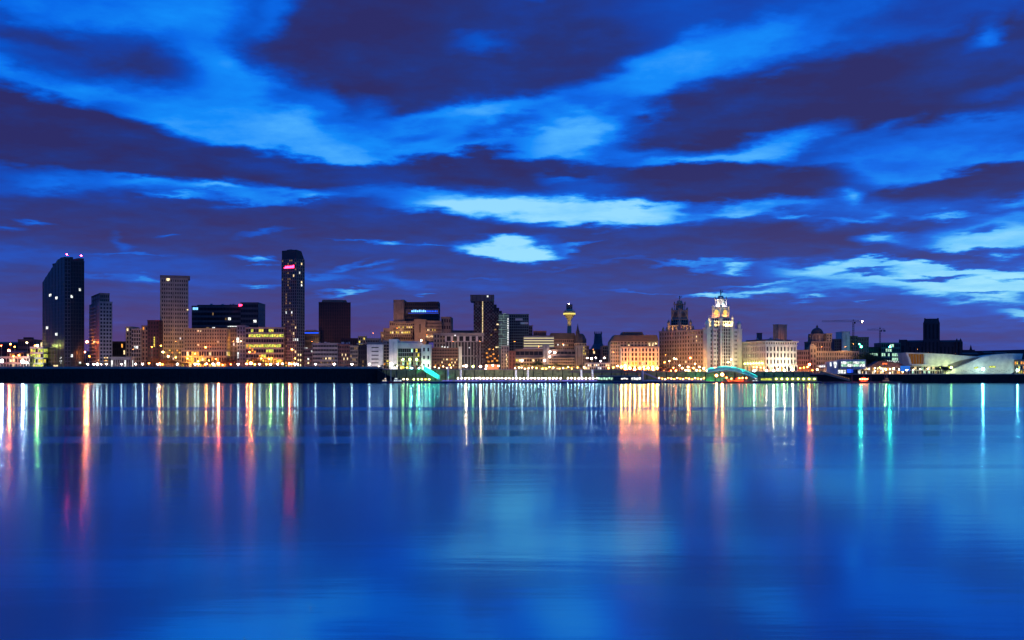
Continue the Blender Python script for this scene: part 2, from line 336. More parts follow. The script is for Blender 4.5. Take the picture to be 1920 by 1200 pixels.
# water: one sheet, long soft streaks, a few rippled bands
def water():
    m = bpy.data.materials.new('river_water'); m.use_nodes = True; t = m.node_tree; p = t.nodes['Principled BSDF']
    Nn = t.nodes.new; Ll = t.links.new
    g = Nn('ShaderNodeNewGeometry')
    # streaky bands across the river where the surface is more broken
    mp = Nn('ShaderNodeMapping'); mp.inputs['Scale'].default_value = (.0012, .030, 1); Ll(g.outputs['Position'], mp.inputs[0])
    n1 = Nn('ShaderNodeTexNoise'); n1.inputs['Scale'].default_value = 1; n1.inputs['Detail'].default_value = 5; n1.inputs['Roughness'].default_value = .6; Ll(mp.outputs[0], n1.inputs[0])
    s = Nn('ShaderNodeSeparateXYZ'); Ll(g.outputs['Position'], s.inputs[0])
    r = Nn('ShaderNodeMapRange'); r.inputs[1].default_value = .35; r.inputs[2].default_value = .7; r.inputs[3].default_value = .07; r.inputs[4].default_value = .105
    Ll(n1.outputs[0], r.inputs[0])
    prev = r.outputs[0]
    for (yc, w, amp) in ((205, 14, .10), (128, 9, .06), (103, 7, .12), (72, 2.2, .05)):
        wob = Nn('ShaderNodeMath'); wob.operation = 'MULTIPLY_ADD'; Ll(s.outputs[0], wob.inputs[0]); wob.inputs[1].default_value = .0; wob.inputs[2].default_value = -yc
        sub = Nn('ShaderNodeMath'); sub.operation = 'ADD'; Ll(s.outputs[1], sub.inputs[0]); Ll(wob.outputs[0], sub.inputs[1])
        ab = Nn('ShaderNodeMath'); ab.operation = 'ABSOLUTE'; Ll(sub.outputs[0], ab.inputs[0])
        q = Nn('ShaderNodeMapRange'); q.interpolation_type = 'SMOOTHSTEP'; q.inputs[1].default_value = w; q.inputs[2].default_value = w*.6; q.inputs[3].default_value = 0; q.inputs[4].default_value = amp; Ll(ab.outputs[0], q.inputs[0])
        ad = Nn('ShaderNodeMath'); ad.operation = 'ADD'; Ll(prev, ad.inputs[0]); Ll(q.outputs[0], ad.inputs[1]); prev = ad.outputs[0]
    mp2 = Nn('ShaderNodeMapping'); mp2.inputs['Scale'].default_value = (.12, .5, 1); Ll(g.outputs['Position'], mp2.inputs[0])
    n2 = Nn('ShaderNodeTexNoise'); n2.inputs['Scale'].default_value = 1.4; n2.inputs['Detail'].default_value = 4; Ll(mp2.outputs[0], n2.inputs[0])
    b = Nn('ShaderNodeBump'); b.inputs['Strength'].default_value = .09; b.inputs['Distance'].default_value = .08; Ll(n2.outputs[0], b.inputs['Height'])
    # silty blue body colour under a blue-tinted surface; calm surface plus a broader set of wavelets
    df = Nn('ShaderNodeBsdfDiffuse'); df.inputs[0].default_value = (.0, .12, .27, 1)
    g1 = Nn('ShaderNodeBsdfGlossy'); g1.inputs[0].default_value = (.36, .86, 1, 1); Ll(prev, g1.inputs['Roughness']); Ll(b.outputs[0], g1.inputs['Normal'])
    g2 = Nn('ShaderNodeBsdfGlossy'); g2.inputs[0].default_value = (.36, .86, 1, 1); g2.inputs['Roughness'].default_value = .155; Ll(b.outputs[0], g2.inputs['Normal'])
    # waves averaged over a long exposure run parallel to the shore: slopes mostly along y
    tg = Nn('ShaderNodeCombineXYZ'); tg.inputs[0].default_value = 1; tg.inputs[1].default_value = 0
    for g_ in (g1, g2): g_.distribution = 'GGX'; g_.inputs['Anisotropy'].default_value = .06; Ll(tg.outputs[0], g_.inputs['Tangent'])
    ms = Nn('ShaderNodeMixShader'); ms.inputs[0].default_value = .46; Ll(g1.outputs[0], ms.inputs[1]); Ll(g2.outputs[0], ms.inputs[2])
    fr = Nn('ShaderNodeFresnel'); fr.inputs[0].default_value = 4.6
    pw = Nn('ShaderNodeMath'); pw.operation = 'POWER'; Ll(fr.outputs[0], pw.inputs[0]); pw.inputs[1].default_value = .5
    mf = Nn('ShaderNodeMixShader'); Ll(pw.outputs[0], mf.inputs[0]); Ll(df.outputs[0], mf.inputs[1]); Ll(ms.outputs[0], mf.inputs[2])
    Ll(mf.outputs[0], t.nodes['Material Output'].inputs['Surface']); t.nodes.remove(p)
    return m
mb = MB(); mb.v = [(-20000, -6000, 0), (20000, -6000, 0), (20000, 1205, 0), (-20000, 1205, 0)]; mb.f = [(0, 1, 2, 3)]
mb.obj('water', water(), None, 'structure')

# low far hills
def hills():
    mb = MB(); rnd = random.Random(4); n = 90; base = []
    for i in range(n+1):
        px = -500+i*2900/n; Y = 3600
        h = 671-5*sin(i*.13)-4*sin(i*.41+1)-2*rnd.random()
        if px < 110: h = 655-4*sin(i*.5)
        if px > 1560: h = 657+3*sin(i*.3)
        base.append((X(px, Y), Z(h, Y)))
    pr = [(base[0][0], 0)]+base+[(base[-1][0], 0)]
    mb.prism(pr, 3600, 4600); mb.obj('hills', M['hill'], None, 'structure')
hills()

# ------------------------------------------------------------------ building kit
WIN = {}
def win_mesh(m):
    if m.name not in WIN: WIN[m.name] = MB().box(-.5, .5, -.5, .5, -.5, .5).mesh('window', m)
    return WIN[m.name]
class B:
    def __init__(s, name, label, px, Y, theta=0, cat='building', group=None, seed=None):
        s.px, s.Y, s.th = px, Y, radians(theta); x = X(px, Y); s.g = land(x)
        s.o = thing(name, (x, Y, s.g), label, cat, s.th, group); s.r = random.Random(seed if seed is not None else int(px*7+Y))
        s.nlit = 0
    def x(s, px):
        t = (px-960)/F; return (t*s.Y-X(s.px, s.Y))/(cos(s.th)-t*sin(s.th))
    def y(s, px):
        t = (px-960)/F; return (X(s.px, s.Y)-t*s.Y)/(sin(s.th)+t*cos(s.th))
    def z(s, py): return Z(py, s.Y)-s.g
    def win(s, face, u, zc, w, h, at, m, name='window'):
        o = link(name, win_mesh(m), s.o)
        if face == 'F': o.location = (u, at-.06, zc); o.scale = (w, .1, h)
        elif face == 'L': o.location = (at-.06, u, zc); o.scale = (.1, w, h)
        else: o.location = (at+.06, u, zc); o.scale = (.1, w, h)
        s.nlit += 1; return o
    def block(s, x0, x1, y0, y1, z0, z1, wall='grey', glass='glass', nx=8, ny=4, nz=8, pier=.3, slab=.35, proud=.35,
              lit=0.0, mats=('rw', 'rc'), cells=(), faces='FLR', parapet=.8, name='wall', zt=None, litz=(0, 1), roof=True, cap=None):
        """glass core wrapped in a grid of piers and floor bands that stand proud of it"""
        core = MB()
        if zt:   # sloping top, zt(y) along the side
            core.prism([(y0, z0), (y1, z0)]+[(y0+(y1-y0)*k/6, zt(y0+(y1-y0)*k/6)) for k in range(6, -1, -1)], x0, x1, 'x')
        else: core.box(x0, x1, y0, y1, z0, z1)
        core.obj('glazing', M[glass], s.o)
        g = MB()
        for fc in faces:
            if fc == 'F': a0, a1, n, at, sg = x0, x1, nx, y0, -1
            else: a0, a1, n, at, sg = y0, y1, ny, (x0 if fc == 'L' else x1), (-1 if fc == 'L' else 1)
            if n < 1: continue
            cw = (a1-a0)/n; ch = (z1-z0)/nz; pw = cw*pier; sh = ch*slab
            def put(u0, u1, za, zb, pr):
                e = at+sg*pr
                if fc == 'F': g.box(u0, u1, min(at, e), max(at, e), za, zb)
                else: g.box(min(at, e), max(at, e), u0, u1, za, zb)
            for i in range(n+1):
                c = a0+i*cw
                u0, u1 = max(a0, c-pw/2), min(a1, c+pw/2)
                top = z1 if not (zt and fc != 'F') else zt(c)
                put(u0, u1, z0, top, proud)
            for k in range(nz+1):
                c = z0+k*ch; za, zb = max(z0, c-sh/2), min(z1, c+sh/2)
                ua, ub = a0, a1
                if zt and fc != 'F':
                    while ub > ua+cw and zt(ub) < zb: ub -= cw
                put(ua, ub, za, zb, proud*.86)
            for i in range(n):
                for k in range(nz):
                    hit = None
                    fr = (k+.5)/nz
                    if (fc, i, k) in cells: hit = s.r.choice(mats)
                    elif litz[0] <= fr <= litz[1] and s.r.random() < lit: hit = s.r.choice(mats)
                    if hit:
                        if zt and fc != 'F' and zt(a0+(i+.5)*cw) < z0+(k+1)*ch: continue
                        s.win(fc, a0+(i+.5)*cw, z0+(k+.5)*ch, (cw-pw)*.94, (ch-sh)*.92, at, E[hit])
        g.obj(name, M[wall], s.o)
        if roof and not zt:
            q = proud+.15
            r = MB(); r.box(x0-q, x1+q, y0-q, y1+q, z1, z1+.5)
            r.box(x0-q, x1+q, y0-q, y0-q+.4, z1+.5, z1+.5+parapet); r.box(x0-q, x0-q+.4, y0-q+.4, y1+q, z1+.5, z1+.5+parapet); r.box(x1+q-.4, x1+q, y0-q+.4, y1+q, z1+.5, z1+.5+parapet)
            r.obj('roof', M[cap or wall], s.o)
        return s
    def solid(s, x0, x1, y0, y1, z0, z1, m, name='wall'):
        MB().box(x0, x1, y0, y1, z0, z1).obj(name, M[m], s.o); return s
    def plant(s, x0, x1, y0, y1, z, n=5, h=2.2, m='steel'):
        """rooftop plant: each unit a part"""
        for i in range(n):
            w = s.r.uniform(1.2, 3.2); cx = s.r.uniform(x0+2, x1-2); cy = s.r.uniform(y0+2, max(y0+2.1, y1-2)); hh = h*s.r.uniform(.5, 1.2)
            MB().box(cx-w/2, cx+w/2, cy-w/2, cy+w/2, z, z+hh).obj('rooftop_unit', M[m], s.o)
def flood(x, y, z, w, label, col, power, pitch=45, rz=0, size_y=.6, group=None, spread=140):
    """a batten of floodlights on the ground: housing, lens and the light it throws"""
    t = thing('floodlight', (x, y, z), label, 'floodlight', rz, group)
    MB().box(-w/2, w/2, -.5, .1, 0, .45).obj('housing', M['steel'], t)
    ld = bpy.data.lights.new('floodlight', 'AREA'); ld.shape = 'RECTANGLE'; ld.size = w; ld.size_y = size_y
    ld.color = lin(*col)[:3]; ld.energy = power*FK; ld.spread = radians(spread)
    lo = bpy.data.objects.new('floodlight_beam', ld); COL.objects.link(lo); lo.parent = t
    lo.location = (0, .2, .7); lo.rotation_euler = (radians(90+pitch), 0, 0)
    return t
LK = .8          # one dimmer for all street lighting
FK = .5           # and one for the facade floodlights
SPH = {}
def sphere_mesh(m):
    if m.name not in SPH:
        bm = bmesh.new(); bmesh.ops.create_icosphere(bm, subdivisions=2, radius=1); me = bpy.data.meshes.new('globe'); bm.to_mesh(me); bm.free(); me.materials.append(m); SPH[m.name] = me
    return SPH[m.name]
POST = MB().cyl(0, 0, 0, 1, .13, .09, 8).mesh('post', M['post'])
ARM = MB().box(-.06, .06, -.9, .1, -.12, 0).mesh('arm', M['post'])
def lamp(px, py, Y, e, r=.6, label='', cat='lamp', name='street_lamp', group=None, light=0, col=None, z0=None):
    x = X(px, Y); g = land(x) if z0 is None else z0; zt = Z(py, Y); h = max(1.5, zt-g)
    t = thing(name, (x, Y, g), label, cat, 0, group)
    p = link('post', POST, t); p.scale = (1, 1, h)
    a = link('arm', ARM, t); a.location = (0, 0, h)
    if e in ('W', 'O', 'RO', 'Y', 'YG', 'WW', 'g', 'c'):
        # keeps the glow of strong lamps off the facades: added hood open towards the water
        q = r*1.12; k = .06; zc = h-.1
        MB().box(-q, q, -.8+q, -.8+q+k, zc-q, zc+q).box(-q-k, -q, -.8-q*.9, -.8+q+k, zc-q, zc+q).box(q, q+k, -.8-q*.9, -.8+q+k, zc-q, zc+q).box(-q-k, q+k, -.8-q*.9, -.8+q+k, zc+q, zc+q+k).box(-q-k, q+k, -.8-q*.9, -.8+q+k, zc-q-k, zc-q).obj('spill_shield', M['steel'], t)
    b = link('globe', sphere_mesh(E[e]), t); b.location = (0, -.8, h-.1); b.scale = (r, r, r*.8)
    if light:
        # spot added behind the globe: lights the facades, leaves no reflection on the river
        ld = bpy.data.lights.new('inland_spot', 'SPOT'); ld.energy = light*LK; ld.color = lin(*col)[:3]; ld.shadow_soft_size = .35
        ld.spot_size = radians(168); ld.spot_blend = .35
        lo = bpy.data.objects.new('inland_spot', ld); COL.objects.link(lo); lo.parent = t; lo.location = (0, .75, h-.3); lo.rotation_euler = (radians(76), 0, 0)
    return t

# ================================================================== LEFT END
# far-left low town
def shed(name, label, px0, px1, top, Y, d, wall, nx, nz, lit=.05, mats=('ro_', 'rw'), pitched=False, **k):
    b = B(name, label, px0, Y); x1 = b.x(px1); z = b.z(top)
    b.block(0, x1, 0, d, 0, z-(1.3 if not pitched else 2.5), wall, nx=nx, ny=3, nz=nz, lit=lit, mats=mats, roof=not pitched, **k)
    if pitched:
        zz = z-2.5; MB().prism([(-.5, zz), (d+.5, zz), (d/2, z)], -.5, x1+.5, 'x').obj('roof', M['slate'], b.o)
    return b
shed('warehouse', 'long low warehouse with pitched roof at the far left edge behind orange lamps', -30, 34, 640, 1420, 40, 'maroon', 12, 3, .06, pitched=True)
shed('apartment_block', 'reddish low block with roof hut just left of the slant topped tower', 34, 62, 636, 1380, 30, 'brick', 8, 4, .05).solid(4, 14, 6, 14, 0, Z(632, 1380)-16.4, 'maroon', 'roof_hut')
shed('terrace_house', 'small brown house row under the orange lamps at far left', 14, 44, 657, 1300, 22, 'brown', 7, 3, .25, pitched=True)
shed('terminal_shed', 'long low pale shed behind the bright white floodlights at far left', -20, 55, 668, 1250, 26, 'grey', 14, 2, .2, ('rc', 'rw'))
b = shed('office_block', 'small yellow green lit office block touching the slant topped tower', 57, 81, 650, 1262, 22, 'pale', 5, 4, .85, ('ryg', 'ryg', 'ry'), pier=.15, slab=.3)

# slant-topped dark tower
b = B('slant_topped_tower', 'tall dark tower with slanted top and two red lights at far left', 121, 1236, 44)
w = b.x(158); d = b.y(80); zt_ = b.z(484); zl = b.z(522)
slope = lambda y: zt_+1.5 if y < d*.22 else zt_+1.5-(zt_+1.5-zl)*(((y-d*.22)/(d*.78))**1.15)
b.block(0, w*.30, 0, d, 0, zt_, 'blue', nx=2, ny=7, nz=30, pier=.22, slab=.22, proud=.3, zt=slope, lit=0, cells=(('L', 4, 20), ('L', 2, 19), ('L', 5, 11), ('L', 2, 9)), mats=('rc',), faces='FL')
b.block(w*.305, w, .8, d*.8, 0, zt_-3, 'dark', nx=5, ny=4, nz=29, pier=.2, slab=.2, cells=(('F', 3, 21), ('F', 0, 19), ('F', 3, 1), ('F', 0, 3)), mats=('rc',), parapet=.6)
b.solid(w*.72, w, 1, d*.5, zt_-3, zt_+1.5, 'dark', 'parapet_fin'); b.solid(w*.305, w*.45, 1, d*.5, zt_-3, zt_+2, 'dark', 'parapet_fin')
for xx, yy, zz in ((w*.15, 2, zt_+1.5), (w*.9, 3, zt_+1.5)):
    p = MB().cyl(xx, yy, zz, zz+3, .1, .08, 6).obj('mast', M['post'], b.o)
    q = link('warning_light', sphere_mesh(E['r']), b.o); q.location = (xx, yy, zz+3.3); q.scale = (.8, .8, .8)
for k, (u, zc) in enumerate(((8, 9), (10, 6.5), (12.5, 9), (12, 12), (9, 13))): b.win('L', u, zc, 1.3, 1.3, -.3, E['rc'])
for k in range(6): b.win('L', 20+k*2.2, 3.2, 1.4, 2.6, -.3, E['rw'])

# balcony tower
b = B('balcony_tower', 'slim pale tower with stacked balconies and dark crown right of the slant topped tower', 187, 1242, 30)
w = b.x(210); d = b.y(168); z = b.z(567)
b.block(0, w, 0, d, 0, z, 'grey', nx=4, ny=3, nz=18, pier=.34, slab=.4, lit=.04, mats=('rw',), litz=(.1, .9))
b.block(w*.05, w*.8, 2, d*.85, z, b.z(551), 'brown', nx=5, ny=4, nz=2, lit=0)
bal = MB()
for k in range(1, 18): bal.box(-1.6, -.3, d*.35, d*.95, k*z/18-.1, k*z/18+.9)
for k in range(1, 18):
    MB().box(-1.7, -.36, d*.35, d*.95, k*z/18-.1, k*z/18+.95).obj('balcony', M['pale'], b.o)
for k in range(9): b.win('F', w*.5+(k % 3-1)*1.6, 6+(k//3)*3.4, 1.2, 1.3, -.36, E['ro_' if k % 2 else 'rw'])
for k in range(10): b.win('L', 3+(k % 5)*2.2, 6+(k//5)*4, 1.2, 1.6, -.36, E['ro_' if k % 2 else 'rw'])

b = shed('low_office', 'low dark office between the balcony tower and the stepped grey block', 211, 243, 640, 1290, 25, 'dark', 8, 4, .06)
shed('glazed_pavilion', 'low flat pavilion with pale roof edge at the foot of the balcony tower', 208, 245, 669, 1236, 12, 'grey', 9, 1, .5, ('rw', 'rc'))
b = B('stepped_block', 'stepped grey apartment block left of the brown concrete tower', 234, 1270)
b.block(0, b.x(246), 4, 26, 0, b.z(614), 'tan', nx=2, ny=3, nz=10, pier=.5, lit=.04)
b.block(b.x(246.5), b.x(264), 0, 24, 0, b.z(618), 'grey', nx=4, ny=3, nz=10, pier=.25, slab=.3, cells=(('F', 1, 5), ('F', 2, 5), ('F', 0, 2)), mats=('rc',))
b.block(b.x(264.5), b.x(276), 3, 24, 0, b.z(612), 'brown', nx=2, ny=3, nz=10, pier=.5, lit=.1, mats=('ro_',))
b.block(b.x(276.5), b.x(297), 1, 22, 0, b.z(602), 'maroon', nx=4, ny=3, nz=12, pier=.4, lit=0)
for k in range(5): b.win('F', b.x(289), b.z(633+k*4), 1.4, 2.0, .6, E['ry'])

# brown concrete tower
b = B('concrete_tower', 'tall brown concrete tower with gridded windows and yellow lit base', 300, 1285, 17)
w = b.x(354); z = b.z(522)
b.block(1.5, w-1, 0, 30, 0, z, 'tan', glass='glassb', nx=12, ny=8, nz=22, pier=.5, slab=.45, proud=.5, lit=0, cells=(('F', 8, 7), ('F', 5, 2)), mats=('rc',), parapet=.3)
b.solid(0, w+1.5, -1, 31, z+.9, z+4, 'brown', 'roof_cornice')
b.solid(b.x(321), b.x(338), 8, 22, z+4.1, b.z(515), 'dark', 'plant_room')
for q in (0, w*.47): b.solid(q, q+1.2, -1, -.5, 0, z+.6, 'tan', 'pier')
b.win('F', b.x(315), b.z(524), 4, 3, -1.1, E['rw'], 'floodlight_panel'); b.win('F', b.x(352), b.z(580), 2, 1.2, -.6, E['rw'])
for k in range(12): b.win('F', 2.5+k*2.9, b.z(657+(k % 3)*4), 1.6, 1.6, -.6, E['ry' if k % 2 else 'ro_'])

# hotel block, orange lit
b = B('hotel_block', 'orange lit pale hotel block with dotted small square windows', 346, 1248)
w = b.x(425)
b.block(0, w, 0, 20, b.z(657), b.z(617), 'buff', glass='glassb', nx=17, ny=4, nz=6, pier=.52, slab=.50, cells=(('F', 5, 5), ('F', 6, 5), ('F', 13, 2), ('F', 5, 1)), mats=('rw',), parapet=.5)
b.block(-3, w, -1.5, 19, 0, b.z(657.5), 'tan', nx=18, ny=4, nz=3, pier=.3, slab=.3, lit=.35, mats=('ro_', 'ry', 'rw'), parapet=.5)
b2 = B('annex_block', 'plain side block in shade right of the orange lit hotel', 425.7, 1262)
b2.block(0, b2.x(444), 0, 22, 0, b2.z(616), 'brown', nx=5, ny=3, nz=9, pier=.5, lit=.03)
# dark glass office behind
b = B('glass_office', 'wide dark glass office with white sign and red sign on its top floor', 360, 1400)
b.block(0, b.x(452), 0, 40, 0, b.z(575), 'blue', nx=34, ny=6, nz=13, pier=.06, slab=.42, cells=(('F', 14, 11), ('F', 23, 10), ('F', 25, 10), ('F', 26, 10), ('F', 14, 8), ('F', 15, 8), ('F', 10, 8), ('F', 11, 8)), mats=('rd', 'rc'))
for k in range(6): b.win('F', b.x(428+k*2.9), b.z(612), 2.2, 1.0, -.4, E['rc'])
b.block(b.x(452.6), b.x(485), -3, 36, 0, b.z(569), 'blue', nx=11, ny=6, nz=13, pier=.08, slab=.42, cells=(('F', 8, 9), ('F', 9, 9)), mats=('rc', 'rd'))
b.solid(b.x(368), b.x(450), 4, 30, b.z(575)+1.4, b.z(571), 'dark', 'plant_screen')
b.plant(b.x(385), b.x(450), 4, 20, b.z(571), 7, 1.6)
for k in range(4): MB().box(b.x(362)+k*1.75, b.x(362)+k*1.75+1.2, -.8, -.45, b.z(581), b.z(576.5)).obj('sign_letter', E['blw'], b.o)
for k in range(3): MB().box(b.x(449.5)+k*1.5, b.x(449.5)+k*1.5+.9, -3.8, -3.4, b.z(575)+(.4*k), b.z(571)).obj('sign_letter', E['rs'], b.o)

# slim column block and yellow-green office
b = B('slim_stair_tower', 'slim grey block with a stack of bright landings left of the yellow green office', 444.5, 1256)
b.block(0, b.x(460), 0, 16, 0, b.z(612), 'grey', nx=3, ny=2, nz=11, pier=.55, lit=0)
for k, py in enumerate((634, 637, 641)): b.win('F', b.x(446), b.z(py), 3, 1.6, -.4, E['rc'])
for k in range(3): b.win('F', b.x(446.5), b.z(662+k*4), 1.2, 2.2, -.4, E['rc'])
b = B('yellow_green_office', 'glassy office with yellow green lit floors left of the tallest tower', 461, 1244)
w = b.x(532)
b.block(0, w, 0, 22, 0, b.z(615), 'tan', nx=15, ny=4, nz=8, pier=.12, slab=.36, parapet=.5, lit=0,
        cells=tuple(('F', i, 6) for i in range(1, 15))+tuple(('F', i, 4) for i in range(0, 14))+tuple(('F', i, k) for i, k in ((2, 7), (5, 7), (6, 7), (9, 7), (10, 7), (8, 3), (9, 3), (10, 3), (6, 2), (7, 2), (12, 1), (13, 1))), mats=('ryg', 'ryg', 'ry'))
for i in (0, 1, 2, 3, 5): b.win('F', 2+i*2.9, b.z(648+i*4), 1.6, 3.0, -.45, E['ro_'])
for i in range(14): b.win('F', 2+i*3.05, b.z(677), 2.0, 3.0, -.45, E['ro_' if i % 3 else 'ry'])

# tallest tower
b = B('tallest_tower', 'tallest slender tower with chamfered top and pink red sign near its summit', 556, 1238, 60)
w = b.x(571); d = b.y(528); z = b.z(485)
b.block(0, w, 0, d, 0, z, 'brown', glass='glassb', nx=4, ny=8, nz=36, pier=.34, slab=.22, proud=.3, roof=False, lit=0,
        cells=(('F', 2, 28), ('F', 2, 27), ('F', 1, 31), ('F', 2, 34), ('L', 2, 18), ('L', 5, 18), ('L', 1, 11), ('L', 0, 9), ('L', 1, 9), ('L', 0, 5), ('L', 1, 30), ('L', 0, 13), ('F', 0, 9)), mats=('rc', 'rw'))
for k in range(46):
    i, j = b.r.randrange(8), b.r.randrange(36)
    b.win('L', (i+.5)*d/8, (j+.5)*z/36, d/8*.5, z/36*.5, -.02, E['rd'])
cr = MB(); zz = b.z(468)
cr.prism([(.2, z), (w-.2, z), (w*.62, zz-1), (.2, zz)], .2, d-.2, 'y'); cr.obj('crown', M['dark'], b.o)
MB().prism([(d*.25, zz-1.5), (d*.8, zz-1.5), (d*.66, zz+.8), (d*.4, zz+1.0)], 1, w*.5, 'x').obj('crown_fin', M['blue'], b.o)
for k in range(9):
    u = d*.78-k*d*.075; hh = (1.2, 2.6, 2.4, 2.8, 2.2, 2.7, 2.5, 2.8, 3.2)[k]
    MB().box(-.7, -.35, u-d*.026, u+d*.026, b.z(502), b.z(502)+hh).obj('sign_letter', E['rs'], b.o)
for k in range(10): b.win('L', 3+(k % 5)*4.2, 3+(k//5)*4, 1.8, 2.4, -.36, E['ry' if k % 2 else 'ro_'])
for k in range(6): b.win('F', 2.5+(k % 2)*4, 4+(k//2)*6, 1.8, 2.4, -.36, E['rw'])

# right of tallest tower
b = B('blue_banded_block', 'low dark block with glowing blue roof band right of the tallest tower', 570, 1420)
b.block(0, b.x(599), 0, 30, 0, b.z(628), 'dark', nx=8, ny=4, nz=6, pier=.3, cells=(('F', 0, 3), ('F', 1, 3)), mats=('rc',))
b.solid(b.x(571), b.x(598), 1, 28, b.z(627.5)+1, b.z(621), 'dark', 'upper_storey'); b.solid(b.x(573), b.x(590), 1, 20, b.z(621), b.z(618.5), 'blue', 'roof_lid')
MB().box(b.x(570.6), b.x(597.5), .2, .7, b.z(625.4), b.z(623)).obj('light_band', E['bl'], b.o)
b = B('dark_slab_tower', 'dark maroon slab office tower standing alone in the left middle', 598, 1430, 10)
w = b.x(657)
b.block(0, w, 0, 30, 0, b.z(567.5), 'maroon', nx=18, ny=10, nz=20, pier=.45, slab=.12, lit=0, cells=(('F', 11, 2), ('F', 12, 2), ('F', 13, 2), ('F', 16, 2), ('F', 17, 2)), mats=('rd',), parapet=.4)
MB().prism([(b.x(603), b.z(567)+.9), (b.x(651), b.z(567)+.9), (b.x(649), b.z(561.5)), (b.x(605), b.z(561.5))], 2, 27, 'y').obj('plant_screen', M['brown'], b.o)

shed('dark_hall', 'dark low hall at the foot of the maroon slab tower', 640, 690, 634, 1370, 30, 'maroon', 12, 5, .0)
b = B('low_grey_offices', 'long low grey office range with window bands right of the tallest tower', 569, 1244)
b.block(0, b.x(586), 2, 20, 0, b.z(655), 'blue', nx=5, ny=3, nz=5, pier=.1, slab=.5, lit=.03)
b.block(b.x(586.5), b.x(633), 0, 20, 0, b.z(645), 'grey', nx=16, ny=3, nz=6, pier=.15, slab=.5, cells=tuple(('F', i, 2) for i in (6, 8, 10, 11, 13))+tuple(('F', i, 1) for i in (5, 9, 12)), mats=('rd', 'rw'))
b.block(b.x(633.5), b.x(656), 1, 18, 0, b.z(647), 'brick', nx=7, ny=3, nz=6, pier=.4, cells=(('F', 2, 3), ('F', 4, 3), ('F', 3, 2), ('F', 5, 2)), mats=('rw',))
b.block(b.x(656.5), b.x(671), 0, 18, 0, b.z(650), 'tan', nx=4, ny=3, nz=6, pier=.3, lit=.12, mats=('rd',))
b.block(b.x(671.5), b.x(689), 2, 18, 0, b.z(648), 'dark', nx=5, ny=3, nz=5, pier=.3, lit=.12, mats=('ry', 'rd'))
b.plant(b.x(590), b.x(680), 2, 14, b.z(645), 8)
b = B('yellow_stair_block', 'little block with glowing yellow stair window above the low offices', 672, 1330)
b.block(0, b.x(685), 0, 12, 0, b.z(632), 'tan', nx=3, ny=3, nz=10, pier=.4, cells=(('F', 0, 8), ('F', 0, 7), ('F', 1, 7), ('F', 0, 6), ('F', 2, 9), ('F', 1, 6)), mats=('ry',))
b.block(b.x(685.5), b.x(710), 3, 22, 0, b.z(636), 'grey', nx=8, ny=4, nz=8, pier=.2, slab=.5, lit=.02)
MB().cyl(b.x(693), 8, b.z(636), b.z(619), .25, .1, 6).obj('mast', M['post'], b.o)

# white blocks by the bridge
b = B('white_rendered_block', 'white rendered block with five short dark window slots', 688.5, 1240)
w = b.x(718)
b.block(0, w, 0, 18, 0, b.z(648), 'white', nx=1, ny=3, nz=6, pier=.55, slab=.75, proud=.3)
b.solid(b.x(690), b.x(725), 4, 18, b.z(647.5)+1, b.z(642), 'grey', 'upper_storey')
b = B('stair_link_block', 'narrow tan block of dark floors between the two white blocks', 718.6, 1246)
b.block(0, b.x(729.6), 0, 14, 0, b.z(640), 'tan', nx=2, ny=2, nz=9, pier=.2, slab=.45, cells=(('F', 0, 1), ('F', 1, 1), ('F', 1, 2)), mats=('ro_', 'ry'))
b = B('white_portal_building', 'white portal framed modern building lit teal white beside the teal footbridge', 730, 1234)
b.block(0, b.x(745), 0, 20, 0, b.z(638), 'white', nx=1, ny=3, nz=1, pier=.98, slab=.1, proud=.3)
b.solid(b.x(745.3), b.x(791), 1.5, 18, b.z(652.5), b.z(643), 'pale', 'portal_beam'); b.solid(b.x(745), b.x(788), 3, 18, b.z(642.7), b.z(639.5), 'steel', 'roof_edge')
b.block(b.x(745.3), b.x(790.5), 5, 18, 0, b.z(653), 'steel', nx=11, ny=3, nz=5, pier=.12, slab=.14, cells=tuple(('F', i, k) for i in range(1, 11) for k in (0, 1, 2) if (i*k+i) % 3) + (('F', 6, 4), ('F', 8, 4), ('F', 9, 3)), mats=('rg', 'ry', 'rd'), roof=False)
b.solid(b.x(775), b.x(779.5), 1, 5, 0, b.z(661), 'tan', 'column')
b.block(b.x(791), b.x(807), 0, 18, 0, b.z(648), 'white', nx=2, ny=3, nz=3, pier=.6, slab=.55, cells=())
MB().cyl(b.x(790.2), -2, 0, b.z(635), .35, .25, 8).obj('flagpole', M['pile'], b.o)
q = link('lamp_globe', sphere_mesh(E['ww']), b.o); q.location = (b.x(790.2), -2.2, b.z(638.5)); q.scale = (.9,)*3
for px, py in ((755, 674), (768, 674), (781, 674)):
    q = link('lamp_globe', sphere_mesh(E['yg']), b.o); q.location = (b.x(px), 2.6, b.z(py)); q.scale = (1.1,)*3

